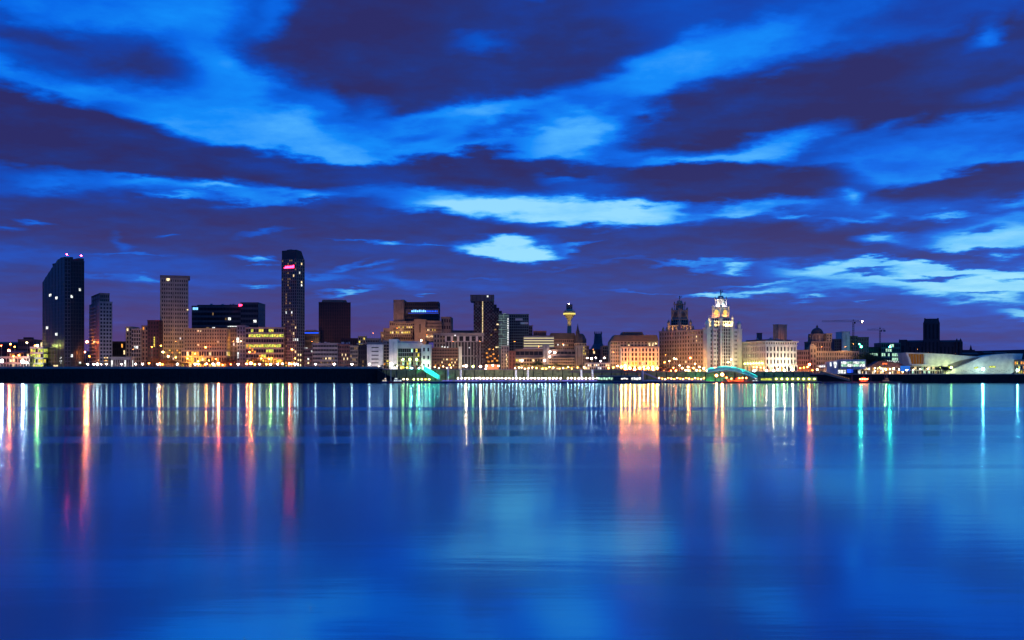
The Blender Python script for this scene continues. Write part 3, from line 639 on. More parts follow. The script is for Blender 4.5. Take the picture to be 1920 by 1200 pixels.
# stepped brown insurance building
b = B('stepped_brown_building', 'massive stepped brown office building with a glowing blue band near its top', 713, 1440)
def st(p0, p1, top, y0, y1, nx, nz, cells=(), m='brown', bot=700, pier=.4): b.block(b.x(p0), b.x(p1), y0, y1, max(0, b.z(bot)), b.z(top), m, glass='glassb', nx=nx, ny=6, nz=nz, pier=pier, slab=.5, cells=cells, mats=('ry', 'rw'), parapet=.5)
st(713, 722, 623, 6, 50, 3, 6)
st(719, 735, 616.5, 3, 50, 5, 8); st(730, 776, 603, 4.5, 50, 14, 10, m='brown')
b.block(b.x(724), b.x(773), 0, 5, b.z(632), b.z(620.5), 'brown', glass='glassb', nx=14, ny=1, nz=2, pier=.3, slab=.35, cells=tuple(('F', i, 1) for i in (2, 3, 5, 6, 8, 9, 10, 11, 12)), mats=('ry', 'rw'), parapet=.4)
b.block(b.x(742), b.x(777), 1.2, 5.2, b.z(616), b.z(606), 'brown', glass='glassb', nx=9, ny=1, nz=2, pier=.35, slab=.4, cells=tuple(('F', i, 0) for i in (1, 3, 5, 6, 7)), mats=('ry', 'rw'), parapet=.4)
st(777, 798, 600, 0, 50, 1, 3, pier=.9)
b.block(b.x(796), b.x(828), 2.2, 50, b.z(640), b.z(603), 'brown', glass='glassb', nx=14, ny=5, nz=6, pier=.45, slab=.45, cells=(('F', 2, 3), ('F', 3, 3), ('F', 6, 3), ('F', 8, 3), ('F', 1, 1), ('F', 2, 1), ('F', 5, 1), ('F', 6, 1), ('F', 9, 1), ('F', 11, 1)), mats=('ry', 'rw'))
st(827, 845, 595, 5, 50, 4, 8)
st(737, 756, 562.5, 8, 55, 2, 2, bot=603, pier=.95)
b.block(b.x(756), b.x(820), 13, 50, b.z(603), b.z(566), 'dark', nx=16, ny=6, nz=5, pier=.2, slab=.4, parapet=.3)
b.solid(b.x(798), b.x(821), 14, 45, b.z(566)+1, b.z(564), 'brown', 'roof_hut')
b.solid(b.x(758.5), b.x(822), 11.5, 12.9, b.z(587), b.z(578), 'blue', 'sign_fascia')
rs_ = random.Random(5)
px = 770
while px < 820:
    wv_ = rs_.choice((1.3, 2.0, 2.6)); MB().box(b.x(px), b.x(px+wv_), 10.9, 11.3, b.z(584.2), b.z(581.0 if rs_.random() < .6 else 580)).obj('sign_letter', E['blw' if px < 796 else 'bl'], b.o); px += wv_+1.1
MB().box(b.x(764), b.x(821), 11.1, 11.4, b.z(586.7), b.z(586.2)).obj('light_band', E['bl'], b.o)

# purple brown block and pilastered block
b = B('purple_brown_offices', 'purple brown office block with two rows of lit windows right of the white portal', 809, 1252)
b.block(0, b.x(861), 0, 20, 0, b.z(654), 'brick', glass='glassb', nx=17, ny=4, nz=7, pier=.35, slab=.45, cells=tuple(('F', i, 3) for i in (7, 8, 9, 10, 11, 12, 13, 15))+tuple(('F', i, 2) for i in (1, 3, 4, 6, 9, 12, 14))+tuple(('F', i, 1) for i in (2, 5, 10, 13)), mats=('rw', 'rd', 'ro_'))
b = B('pilastered_block', 'pale concrete block with tall paired window slots and a deep roof slab', 820, 1330)
b.block(b.x(813), b.x(835), 3, 40, 0, b.z(626), 'tan', nx=4, ny=4, nz=8, pier=.5, slab=.4)
b.block(b.x(835.5), b.x(906), 0, 40, b.z(640), b.z(630), 'pale', nx=6, ny=5, nz=1, pier=.35, slab=.1, proud=.8, roof=False)
b.block(b.x(835.5), b.x(906), .3, 40, 0, b.z(640.3), 'grey', nx=12, ny=6, nz=2, pier=.45, slab=.08, proud=.7, roof=False)
b.solid(b.x(826), b.x(908), -1.2, 41, b.z(629.6), b.z(624), 'grey', 'roof_slab'); b.solid(b.x(845), b.x(893), 5, 30, b.z(623.6), b.z(619), 'slate', 'plant_room')
for px, py in ((853.5, 629), (880, 652), (829, 650), (834, 651), (840, 651)):
    b.win('F', b.x(px), b.z(py), 1.6, 1.6, -1.3, E['rc'])
b = B('lit_service_column', 'single pale lit concrete column at the corner of the purple brown offices', 860, 1248)
b.solid(0, b.x(866), 0, 4, 0, b.z(651), 'pale', 'shaft'); b.solid(-.3, b.x(866)+.3, -.3, 4.3, b.z(651), b.z(650), 'pale', 'cap')

# checkered residential tower pair
b = B('checkered_tower', 'dark checkered tower with box shaped crown and a vertical line of lights', 888, 1330)
def chk(x0, x1, y0, y1, z0, z1, nx, nz, m1, m2, face_y):
    a, c = MB(), MB(); cw = (x1-x0)/nx; ch = (z1-z0)/nz; rr = random.Random(8)
    for i in range(nx):
        for k in range(nz):
            if (i+k) % 2 == 0 or rr.random() < .15: (a if rr.random() < .75 else c).box(x0+i*cw+.1, x0+(i+1)*cw-.1, face_y-.5, face_y-.02, z0+k*ch+.1, z0+(k+1)*ch-.1)
    a.obj('cladding_panel', M[m1], b.o, 'stuff'); c.obj('pale_cladding_panel', M[m2], b.o, 'stuff')
zc = b.z(565)
b.solid(0, b.x(926), 0, 30, 0, zc, 'glass', 'glazing'); chk(0, b.x(926), 0, 30, 0, zc, 12, 40, 'blue', 'maroon', 0)
# lower stepped shoulder
for k, (p, top) in enumerate(((931, 571), (936, 577), (941, 583), (946, 589))):
    x0 = b.x(926 if k == 0 else (931, 936, 941)[k-1])+.02; b.solid(x0, b.x(p), .5+k*.1, 28, 0, b.z(top), 'glass', 'glazing'); 
chk(b.x(926), b.x(941), 0, 28, 0, b.z(584), 6, 36, 'blue', 'maroon', .4)
b.block(b.x(882.5), b.x(925.5), -2, 30, zc+.05, b.z(554), 'blue', nx=6, ny=4, nz=1, pier=.9, slab=.1, parapet=.3)
b.win('F', b.x(914.5), b.z(556), 2, 2, -2.4, E['rc'])
for k in range(26):
    MB().box(b.x(904), b.x(905.8), -.9, -.55, b.z(567+k*2.45), b.z(565.5+k*2.45)).obj('marker_light', E['rw'], b.o)
for px, py, e in ((933, 608, 'rw'), (929, 618, 'rd'), (921, 628, 'rd'), (935, 651, 'rw'), (931, 651, 'rw'), (918, 655, 'ro_'), (925, 664, 'ro_'), (914, 670, 'ro_'), (920, 668, 'ro_'), (928, 672, 'ro_'), (916, 678, 'ro_'), (923, 677, 'ro_'), (932, 676, 'ro_'), (913, 662, 'ro_'), (936, 667, 'ro_')):
    b.win('F', b.x(px), b.z(py), 2.4, 1.8, -.6, E[e])
b.solid(b.x(909), b.x(939), -2.5, -.8, 0, b.z(683), 'portland', 'entrance_canopy')
b = B('white_framed_block', 'narrow block wrapped in a glowing white fret frame right of the checkered tower', 935, 1322)
w = b.x(954)
b.solid(0, w, 0, 20, 0, b.z(588), 'teal', 'glazing')
fr = MB(); rr = random.Random(3); nxx, nzz = 4, 15; cw = w/nxx; ch = (b.z(588)-b.z(652))/nzz
for k in range(nzz+1): fr.box(0 if k % 3 else -1, w, -.5, -.05, b.z(652)+k*ch-.18, b.z(652)+k*ch+.18) if k % 2 == 0 else fr.box(rr.choice((0, cw, 2*cw)), w-rr.choice((0, cw)), -.5, -.05, b.z(652)+k*ch-.15, b.z(652)+k*ch+.15)
for k in range(nzz):
    c = rr.choice((1, 1, 2, 2, 3)); fr.box(c*cw-.18, c*cw+.18, -.55, -.06, b.z(652)+k*ch, b.z(652)+(k+1)*ch)
fr.obj('fret_frame', emi('glowing_white_frame', (190, 230, 215), .45), b.o)  # frame given its own glow to look lit
for k in range(12): b.win('F', b.x(952.5), b.z(598+k*4.3), 1.3, 1.7, -.6, E['rc'])
b = B('teal_clad_office', 'teal grey clad office with slanting shoulders right of the white fret frame', 955, 1345)
b.block(0, b.x(991), 0, 30, 0, b.z(590), 'teal', nx=9, ny=6, nz=20, pier=.25, slab=.3, parapet=.4)
for px, py in ((966, 597), (976, 604)): MB().box(b.x(px), b.x(px+14), -.9, -.4, b.z(py+4), b.z(py)).obj('pale_cladding_panel', M['pale'], b.o)
b.block(b.x(991.5), b.x(998), 1, 28, 0, b.z(612), 'blue', nx=2, ny=4, nz=14, pier=.3)

# striped lit building etc
b = B('striped_light_building', 'building wrapped in four glowing cream horizontal stripes', 982, 1290)
w = b.x(1038.5)
b.solid(.3, w-.3, .3, 24, 0, b.z(629), 'slate', 'wall')
for k in range(4): MB().box(0, w, -.2, .3, b.z(635+k*4.9), b.z(633.2+k*4.9)).obj('light_band', emi('cream_stripe_glow' , (255, 240, 180), .85) if k == 0 else bpy.data.materials['cream_stripe_glow'], b.o)
for k in range(5): b.solid(0, w, -.35, .28, b.z(633+k*4.9), b.z(629.9+k*4.9), 'grey', 'spandrel')
b.block(b.x(1001), b.x(1024), 5, 20, b.z(628.5), b.z(622), 'brick', nx=6, ny=3, nz=1, pier=.4)
b.solid(b.x(981), b.x(1019), -.4, 2, b.z(655), b.z(652.6), 'pale', 'soffit')
b = B('mansard_office', 'brown office with dark sloping roof behind the four glowing stripes', 1030, 1345)
b.block(0, b.x(1080), 0, 30, 0, b.z(636), 'brown', nx=14, ny=5, nz=8, pier=.35, slab=.45, cells=tuple(('F', i, 6) for i in (2, 4, 7, 8, 9)), mats=('rc', 'rd'), roof=False)
MB().prism([(b.x(1028), b.z(636)), (b.x(1082), b.z(636)), (b.x(1077), b.z(624.5)), (b.x(1033), b.z(624.5))], -.5, 30, 'y').obj('roof', M['slate'], b.o)
b = B('domed_corner_building', 'tan corner building with lead dome and little spire left of the far cathedral', 1078, 1330)
b.block(0, b.x(1099), 0, 26, 0, b.z(643), 'tan', nx=7, ny=5, nz=9, pier=.45, slab=.4, cells=(('F', 5, 7), ('F', 5, 6), ('F', 4, 7), ('F', 6, 5), ('F', 5, 5)), mats=('ry', 'rw'), roof=False)
cx, cy = b.x(1089), 13
MB().lathe(cx, cy, [(b.z(643), 8.2), (b.z(636), 8.4), (b.z(634), 7.4), (b.z(628), 5.6), (b.z(625), 3.2)], 8).obj('dome', M['slate'], b.o)
MB().lathe(b.x(1084), 8, [(b.z(643), 3.2), (b.z(622), 2.6), (b.z(619), 1.9), (b.z(613), .9), (b.z(606), .1)], 8).obj('spire', M['slate'], b.o)
b.block(b.x(1099.5), b.x(1104), 2, 24, 0, b.z(650), 'brown', nx=2, ny=4, nz=8, pier=.4, lit=.1, mats=('rd',))
b = B('brown_quay_offices', 'long stepped brown stone offices below the four glowing stripes', 940, 1246)
b.block(0, b.x(954), 2, 20, 0, b.z(650), 'grey', nx=3, ny=3, nz=7, pier=.6, lit=0)
for k in range(6): b.win('F', b.x(949.5+(k % 2)*1.3), b.z(666+k*4), 1.0, 1.8, 1.6, E['rw'])
b.block(b.x(954.5), b.x(966), 0, 20, 0, b.z(660), 'brick', nx=2, ny=3, nz=5, pier=.8, lit=0)
b.block(b.x(966.5), b.x(1018), 1, 20, 0, b.z(656), 'brown', nx=6, ny=3, nz=3, pier=.1, slab=.45, lit=.0)
b.block(b.x(966.5), b.x(1018), -1.5, .9, 0, b.z(672), 'tan', nx=10, ny=1, nz=3, pier=.3, slab=.4, lit=.12, mats=('ry', 'rw'), parapet=.5)
b.block(b.x(1018.5), b.x(1029), -1, 18, 0, b.z(647), 'grey', nx=1, ny=3, nz=1, pier=.9, slab=.1)
b.block(b.x(1029.5), b.x(1079), 1, 20, 0, b.z(657), 'brown', nx=7, ny=3, nz=4, pier=.12, slab=.5)
b.block(b.x(1029.5), b.x(1077), -1.5, .9, 0, b.z(672), 'tan', nx=11, ny=1, nz=4, pier=.3, slab=.55, cells=(('F', 1, 0), ('F', 3, 0), ('F', 4, 0), ('F', 6, 0), ('F', 7, 0)), mats=('ry', 'rw'), parapet=.5)
b.block(b.x(1079.5), b.x(1093), -2, 18, 0, b.z(650), 'tan', nx=2, ny=3, nz=1, pier=.9, slab=.1)
for px, py in ((1031, 660), (1031, 669), (1021, 676), (979, 676), (1040, 661)):
    q = link('lamp_globe', sphere_mesh(E['w']), b.o); q.location = (b.x(px), -2.3, b.z(py)); q.scale = (.75,)*3

# beacon tower
b = B('beacon_tower', 'slender concrete beacon tower with a glowing round gallery', 1067.5, 1750, cat='tower')
u = 1750/F
MB().lathe(0, 0, [(0, 5.5), (b.z(640), 4.0), (b.z(600), 3.0), (b.z(597), 3.2)], 16).obj('shaft', M['tan'], b.o)
MB().lathe(0, 0, [(b.z(600), 3.2), (b.z(593), 8.0*u), (b.z(590.6), 10.5*u), (b.z(590), 10.8*u)], 24).obj('bowl', M['tan'], b.o)
MB().lathe(0, 0, [(b.z(590), 11.4*u), (b.z(587.2), 11.4*u)], 24).obj('gallery_light', emi('beacon_gallery_glow', (255, 235, 120), 1.1), b.o)
MB().lathe(0, 0, [(b.z(587.1), 11.0*u), (b.z(583.5), 10.2*u), (b.z(580), 5.8*u)], 24).obj('gallery_roof', M['tan'], b.o)
MB().lathe(0, 0, [(b.z(580), 5.6*u), (b.z(571.5), 6.2*u), (b.z(571), 6.0*u)], 16).obj('crown', M['blue'], b.o)
MB().cyl(0, 0, b.z(571), b.z(566), .3, .1, 6).obj('mast', M['post'], b.o)
q = link('warning_light', sphere_mesh(E['w']), b.o); q.location = (-.9, -4, b.z(569.5)); q.scale = (.6,)*3
for k in range(3):  # unseen spots added in mid-air to warm the bowl
    ld = bpy.data.lights.new('bowl_uplight', 'SPOT'); ld.energy = 9000; ld.color = lin(255, 225, 120)[:3]; ld.spot_size = radians(120); ld.shadow_soft_size = .4
    lo = bpy.data.objects.new('bowl_uplight', ld); COL.objects.link(lo); lo.parent = b.o; lo.location = (-16+16*k, -22, b.z(612)); lo.rotation_euler = (radians(150), 0, 0)

# round modern cathedral
b = B('round_cathedral', 'distant cone shaped cathedral with blunt crowned lantern on the skyline', 1121.5, 2300, cat='cathedral')
u = 2300/F
MB().lathe(0, 0, [(0, 26*u), (b.z(668), 24*u), (b.z(660), 19*u), (b.z(652), 13*u), (b.z(645), 9*u)], 20).obj('roof_cone', M['blue'], b.o)
MB().lathe(0, 0, [(b.z(645.5), 8.6*u), (b.z(626), 6.8*u)], 20).obj('lantern', M['blue'], b.o)
for k in range(12):
    a = 2*pi*k/12; MB().cyl(7*u*cos(a), 7*u*sin(a), b.z(627), b.z(621), .8, .15, 5).obj('pinnacle', M['blue'], b.o)

# low town between domed building and gilded facade
shed('far_terrace', 'low dark rooftops under the distant round cathedral', 1099, 1150, 655, 1480, 40, 'dark', 12, 5, .05, ('rd', 'rw'))
b = shed('grey_gable_office', 'grey brown office left of the golden floodlit mansard building', 1130, 1148, 648, 1330, 30, 'brown', 5, 8, .05, ('rd',))
shed('bus_pavilion', 'low white lit pavilion left of the golden floodlit mansard building', 1098, 1143, 680, 1240, 12, 'pale', 12, 2, .4, ('rw', 'rc'))

# golden floodlit mansard building
b = B('golden_mansard_building', 'stone building with mansard roof and golden orange floodlit front', 1145, 1262)
w = b.x(1235)
b.block(0, b.x(1163), 2, 34, 0, b.z(640), 'tan', nx=4, ny=5, nz=8, pier=.55, slab=.45, roof=False)
b.block(b.x(1163.2), w, 0, 34, 0, b.z(652), 'portland', nx=11, ny=5, nz=5, pier=.42, slab=.28, proud=.7, parapet=.9, cells=tuple(('F', i, 1) for i in (0, 1, 3, 4, 6, 8, 9))+(('F', 2, 0), ('F', 5, 0), ('F', 7, 0)), mats=('ry', 'rw'), cap='tan')
b.block(b.x(1163.2), w-.4, 2.5, 33, b.z(651.5)+1.2, b.z(640), 'tan', nx=11, ny=5, nz=2, pier=.5, slab=.4, cells=(('F', 2, 0), ('F', 8, 0), ('F', 9, 0)), mats=('rw',), roof=False)
MB().prism([(b.x(1144.5), b.z(640)), (w+.5, b.z(640)), (w-2, b.z(628)), (b.x(1153), b.z(628))], 1.5, 34, 'y').obj('roof', M['slate'], b.o)
MB().prism([(b.x(1166), b.z(627.9)), (b.x(1208), b.z(627.9)), (b.x(1205), b.z(622)), (b.x(1169), b.z(622))], 4, 30, 'y').obj('upper_roof', M['slate'], b.o)
for px in (1181, 1184.5, 1188, 1192, 1196, 1201): MB().box(b.x(px), b.x(px+1.6), 2.3, 4, b.z(640), b.z(628 if px > 1182 else 630)).obj('dormer', M['pale'], b.o)
for px in (1150, 1155, 1178, 1218, 1225, 1230): b.win('F', b.x(px), b.z(644), 1.8, 2.2, 1.2, E['rw' if px > 1200 else 'rd'])
for px in (1163.5, 1179, 1196, 1213, 1229): MB().cyl(b.x(px)+.8, -1.2, 0, b.z(654), .8, .7, 8).obj('column', M['portland'], b.o)
flood(X(1200, 1249), 1249, land(X(1200, 1249))+.1, 36, 'ground floodlight strip before the golden mansard building', (255, 130, 35), 36000, 55)
flood(X(1172, 1252), 1252, land(X(1172, 1252))+.1, 8, 'short bright floodlight at left corner of the golden mansard building', (255, 200, 110), 3500, 40)
flood(X(1222, 1252), 1252, land(X(1222, 1252))+.1, 10, 'short bright floodlight at right corner of the golden mansard building', (255, 205, 110), 3200, 40)

# ================================================================== TWIN TOWERED BUILDING
def clock_tower(b, cx, cy, z0, lit, tops):
    """square stages, each narrower, corner turrets with domes, four clock faces, dome and bird"""
    u = b.Y/F; zb, zc0, zc1, zs, zd, ztop = [b.z(t) for t in tops]
    stone = 'portland' if lit else 'shaded_stone'  # unlit tower takes a darker copy, shade put into the stone colour
    def stage(h0, h1, z0, z1, name, n=3, gl=True):
        if gl: MB().box(cx-h0, cx+h0, cy-h0, cy+h0, z0, z1).obj(name+'_core', M['glassb'], b.o)
        g = MB(); hw = h0+.5; step = 2*hw/n
        for i in range(n+1):
            c = -hw+i*step; q = .42 if 0 < i < n else .75
            for s in (-1, 1):
                g.box(cx+c-q, cx+c+q, cy+s*hw-.35, cy+s*hw+.35, z0, z1); g.box(cx+s*hw-.35, cx+s*hw+.35, cy+c-q+.02, cy+c+q-.02, z0, z1-.02)
        k = z0+3
        while k < z1: g.box(cx-hw-.1, cx+hw+.1, cy-hw-.1, cy+hw+.1, k, k+.7); k += 4
        g.box(cx-hw-.7, cx+hw+.7, cy-hw-.7, cy+hw+.7, z1-.8, z1); g.obj(name, M[stone], b.o)
    def turret(x, y, z0, z1, r):
        t = MB().cyl(x, y, z0, z1, r, r, 8).lathe(x, y, [(z1, r*1.25), (z1+.5, r*1.25), (z1+r*1.1, r*.9), (z1+r*1.9, r*.35), (z1+r*2.8, .08)], 8); t.obj('turret', M[stone], b.o)
    s0, s1, s2, s3 = 9.2, 6.6, 5.0, 3.7
    stage(s0, s1, z0, zb, 'tower_base', 5)
    for sx in (-1, 1):
        for sy in (-1, 1): turret(cx+sx*(s0+.2), cy+sy*(s0+.2), z0+6, zb+3.0, 1.7)
    stage(s1, s2, zb, zc0, 'tower_shaft', 4)
    stage(s1-.6, s2, zc0, zc1, 'clock_stage', 2, gl=True)
    MB().box(cx-s1+.1, cx+s1-.1, cy-s1+.1, cy+s1-.1, zc0+.2, zc1-1).obj('clock_wall', M[stone], b.o)
    for sx in (-1, 1):
        for sy in (-1, 1): turret(cx+sx*(s1-.1), cy+sy*(s1-.1), zc0-1, zc1+1.0, 1.25)
    zc = (zc0+zc1)/2; r = 3.1
    for fx, fy in ((0, -1), (-1, 0), (1, 0), (0, 1)):
        n = 20; m1, m2, m3 = MB(), MB(), MB()
        def disc(mb_, rr, a, d):
            k = len(mb_.v)
            for q in (a, a+d):
                for i in range(n):
                    t = 2*pi*i/n; c, s_ = rr*cos(t), rr*sin(t); e = s1+.2+q
                    mb_.v.append((cx+c, cy+fy*e, zc+s_) if fy else (cx+fx*e, cy+c, zc+s_))
            mb_.f.append(tuple(k+i for i in range(n))); mb_.f.append(tuple(k+n+i for i in range(n)))
            for i in range(n): j = (i+1) % n; mb_.f.append((k+i, k+j, k+n+j, k+n+i))
        disc(m1, r+.35, 0, .25); rim = m1.obj('clock_rim', M[stone], b.o)
        disc(m2, r, .25, .12); f = m2.obj('clock_face', E['clock'] if lit else M['slate'], b.o)
        e = s1+.65
        for (a, l, wd) in ((radians(60), 1.5, .12), (radians(200), 2.3, .09)):
            p = (0, 0); q = (l*cos(a), l*sin(a))
            P = (cx+p[0], cy+fy*e, zc) if fy else (cx+fx*e, cy, zc); Q = (cx+q[0], cy+fy*e, zc+q[1]) if fy else (cx+fx*e, cy+q[0], zc+q[1])
            m3.bar(P, Q, wd, 4)
        m3.obj('clock_hand', M['black'], b.o)
    # belfry of columns
    MB().box(cx-s2+1.6, cx+s2-1.6, cy-s2+1.6, cy+s2-1.6, zc1, zs).obj('belfry_core', M[stone], b.o)
    for i in range(4):
        for j in range(4):
            if i in (0, 3) or j in (0, 3): MB().cyl(cx-s2+.5+i*(2*s2-1)/3, cy-s2+.5+j*(2*s2-1)/3, zc1, zs-.8, .5, .45, 7).obj('column', M[stone], b.o)
    MB().box(cx-s2-.4, cx+s2+.4, cy-s2-.4, cy+s2+.4, zs-.8, zs).obj('belfry_cornice', M[stone], b.o)
    for sx in (-1, 1):
        for sy in (-1, 1): turret(cx+sx*(s2-.4), cy+sy*(s2-.4), zs, zs+1.2, .8)
    MB().lathe(cx, cy, [(zs, s3), (zs+1.5, s3), (zs+2, s3*.95), (zs+4, s3*.75), (zd-.8, s3*.42), (zd, s3*.38), (zd+.2, .9)], 12).obj('dome', M['copper' if lit else 'shaded_stone'], b.o)
    # bird with raised wings on a ball
    q = MB().cyl(cx, cy, zd, zd+1.6, .5, .3, 6).lathe(cx, cy, [(zd+1.4, .3), (zd+2, .9), (zd+2.6, .3)], 8)
    h = ztop-zd-2.4; z1 = zd+2.4
    q.prism([(cx-.5, z1), (cx+.5, z1), (cx+.9, z1+h*.35), (cx+.3, z1+h*.6), (cx-.1, z1+h*.95), (cx-.9, z1+h), (cx-.5, z1+h*.8), (cx-.6, z1+h*.4)], cy-.4, cy+.4)
    q.prism([(cx+.3, z1+h*.45), (cx+.8, z1+h*.3), (cx+2.6, z1+h*.75), (cx+2.2, z1+h*.95), (cx+1.4, z1+h*.7)], cy-1.6, cy-1.1)
    q.prism([(cx+.3, z1+h*.45), (cx+.8, z1+h*.3), (cx+2.6, z1+h*.75), (cx+2.2, z1+h*.95), (cx+1.4, z1+h*.7)], cy+1.1, cy+1.6)
    q.obj('bird_statue', M['copper' if lit else 'shaded_stone'], b.o)
b = B('twin_clock_tower_building', 'grand stone waterfront building with two clock towers, the front one floodlit white and gold', 1324, 1240, 35)
w = b.x(1390); d = b.y(1236); zr = b.z(617)
b.block(0, w, 0, d*.05, 0, zr, 'portland', nx=11, ny=6, nz=10, pier=.55, slab=.38, proud=.6, parapet=1.2, lit=0, cells=(('F', 8, 7), ('F', 9, 7)), mats=('ro_', 'rw'))
b.block(.4, w-.4, d*.051+.8, d, 0, zr-1.2, 'shaded_stone', glass='glassb', nx=10, ny=17, nz=10, pier=.52, slab=.42, proud=.6, parapet=.8, lit=0,  # dim flank: same building, its shade put into the stone colour
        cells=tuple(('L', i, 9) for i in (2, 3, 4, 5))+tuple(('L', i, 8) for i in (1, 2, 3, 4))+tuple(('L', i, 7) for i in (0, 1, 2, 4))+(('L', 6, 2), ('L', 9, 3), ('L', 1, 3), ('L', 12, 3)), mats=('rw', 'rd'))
# projecting bays of the floodlit front
for u0, u1 in ((.0, .09), (.16, .25), (.75, .84), (.91, 1.0)):
    MB().box(u0*w, u1*w, -2.2 if .1 < u0 < .9 else -1.2, -.62, 0, zr+1.5).obj('projecting_bay', M['portland'], b.o)
bayw = MB()
for u0, u1 in ((.16, .25), (.75, .84)):
    for k in range(10):
        for s_ in (.3, .7): uu = (u0+(u1-u0)*s_)*w; b.win('F', uu, (k+.5)*zr/10, 1.1, 2.2, -2.2, M['glassb'])
for u_, s_ in ((.05, 2.6), (.95, 2.6), (.205, 1.9), (.795, 1.9)):
    MB().cyl(u_*w, 1.2, zr+1.2, zr+5.5, s_, s_, 8).lathe(u_*w, 1.2, [(zr+5.5, s_*1.2), (zr+6.3, s_*1.2), (zr+8.2, s_*.95), (zr+10, s_*.45), (zr+11.5, .1)], 8).obj('corner_turret', M['portland'], b.o)
for k in range(9):
    yy = d*.3+k*d*.08; MB().lathe(2.2, yy, [(zr-1, 1.6), (zr+2.5, 1.6), (zr+4.2, 1.0), (zr+5.5, .1)], 6).obj('flank_turret', M['shaded_stone'], b.o)
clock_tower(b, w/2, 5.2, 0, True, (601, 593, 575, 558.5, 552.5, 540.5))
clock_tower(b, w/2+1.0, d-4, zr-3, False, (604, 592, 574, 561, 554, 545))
th = b.th
def loc(b, x, y): return (b.o.location.x+x*cos(b.th)-y*sin(b.th), b.o.location.y+x*sin(b.th)+y*cos(b.th))
xx, yy = loc(b, w/2, -16)
flood(xx, yy, b.g+.1, 34, 'long white floodlight strip in front of the twin towered building', (245, 235, 195), 15000, 62, b.th, spread=110)
xx, yy = loc(b, w/2+1.6, -1.4)
for (u_, v_, rz, pw) in ((w/2, -7.0, 0, 12000), (w/2-15, 5.2, -90, 9000)):
    xx, yy = loc(b, u_, v_); flood(xx, yy, b.g+zr+2.6, 12, ('roof edge floodlight facing the front clock tower' if rz == 0 else 'side roof floodlight facing the front clock tower'), (255, 225, 160), pw, 68, b.th+radians(rz), spread=150)
for k, (u_, v_, rz, pw, cc) in enumerate(((w/2, 5.2-7.9, 0, 900, (255, 170, 80)), (w/2-7.9, 5.2, -90, 900, (255, 140, 70)))):
    xx, yy = loc(b, u_, v_); flood(xx, yy, b.g+b.z(594), 7, ('gold floodlight under the front clock face' if k == 0 else 'gold floodlight under the side clock face'), cc, pw*2.2, 80, b.th+radians(rz), spread=160)
for k, (u_, v_, rz) in enumerate(((w/2, 5.2-6.3, 0), (w/2-6.3, 5.2, -90))):
    xx, yy = loc(b, u_, v_); flood(xx, yy, b.g+b.z(574.5), 6, ('white floodlight below the open belfry, river side' if k == 0 else 'white floodlight below the open belfry, flank side'), (245, 240, 255), 3200, 75, b.th+radians(rz), spread=160)
for (u_, v_, rz, nm) in ((w/2+1.6, d-4-13, 0, 'front'), (w/2+1.0-13, d-4, -90, 'side')):  # added lights that brighten the otherwise too dark rear tower
    xx, yy = loc(b, u_, v_); flood(xx, yy, b.g+zr+.8, 12, 'added amber fill light on the '+nm+' of the dark clock tower', (255, 190, 120), 4500, 60, b.th+radians(rz), spread=150)
xx, yy = loc(b, -14, d*.55)
flood(xx, yy, b.g+.1, 60, 'dim amber floodlight strip along the dark flank of the twin towered building', (255, 190, 125), 6000, 55, b.th+radians(-90), spread=120)

# ================================================================== WHITE PALAZZO
b = B('white_palazzo', 'square white stone palazzo with brightly floodlit front right of the clock towers', 1435.5, 1236, 24)
w = b.x(1493); d = min(70, b.y(1392)); zr = b.z(648)
b.block(0, w, 0, d, b.z(684), zr, 'portland', nx=9, ny=13, nz=3, pier=.55, slab=.34, proud=.7, parapet=.9)
b.block(0, w, 0, d, zr+1.5, b.z(641), 'portland', nx=13, ny=17, nz=1, pier=.5, slab=.3, proud=.5, roof=False)
b.block(-.8, w+.8, -.8, d+.8, 0, b.z(684.5), 'portland', nx=9, ny=13, nz=1, pier=.4, slab=.3, proud=.8, parapet=.3, cells=tuple(('F', i, 0) for i in (1, 4, 7))+tuple(('L', i, 0) for i in range(0, 12, 2)), mats=('rw', 'ro_'), roof=False)
MB().box(-2, w+2, -2, d+2, b.z(641), b.z(639)).obj('cornice', M['portland'], b.o)
MB().box(3, w-3, 3, d-3, b.z(639), b.z(636)).obj('roof', M['slate'], b.o)
b.plant(5, w-5, 5, 40, b.z(636), 6)
for k in range(7):
    q = link('lamp_globe', sphere_mesh(E['yg']), b.o); q.location = (-2.4, 3+k*d/8, b.z(681)); q.scale = (.7,)*3
xx, yy = loc(b, w/2, -13); flood(xx, yy, b.g+.1, 32, 'white floodlight strip in front of the white palazzo', (250, 245, 215), 24000, 50, b.th, spread=120)
xx, yy = loc(b, -8, d*.4); flood(xx, yy, b.g+.1, 40, 'weak warm floodlight strip beside the white palazzo', (255, 200, 145), 3000, 50, b.th+radians(-90), spread=130)
b = B('brick_vent_tower', 'square tan tower block rising behind the white palazzo', 1459, 1400, 35, cat='tower')
b.block(0, b.x(1475), 0, b.y(1450), 0, b.z(609.5), 'tan', glass='glassb', nx=2, ny=2, nz=2, pier=.92, slab=.3, proud=.5, parapet=.6)
xx, yy = loc(b, 4, -10); flood(xx, yy, b.g+b.z(642), 12, 'amber rooftop floodlight before the square tan tower block', (255, 160, 90), 1500, 60, b.th, spread=150)
b = B('dark_roof_stack', 'small dark blue stack on the skyline left of the square tan tower', 1421, 1560, cat='tower')
b.solid(0, b.x(1429), 0, 8, 0, b.z(625), 'blue', 'shaft'); b.solid(-.4, b.x(1429)+.4, -.4, 8.4, b.z(625), b.z(624), 'blue', 'cap')

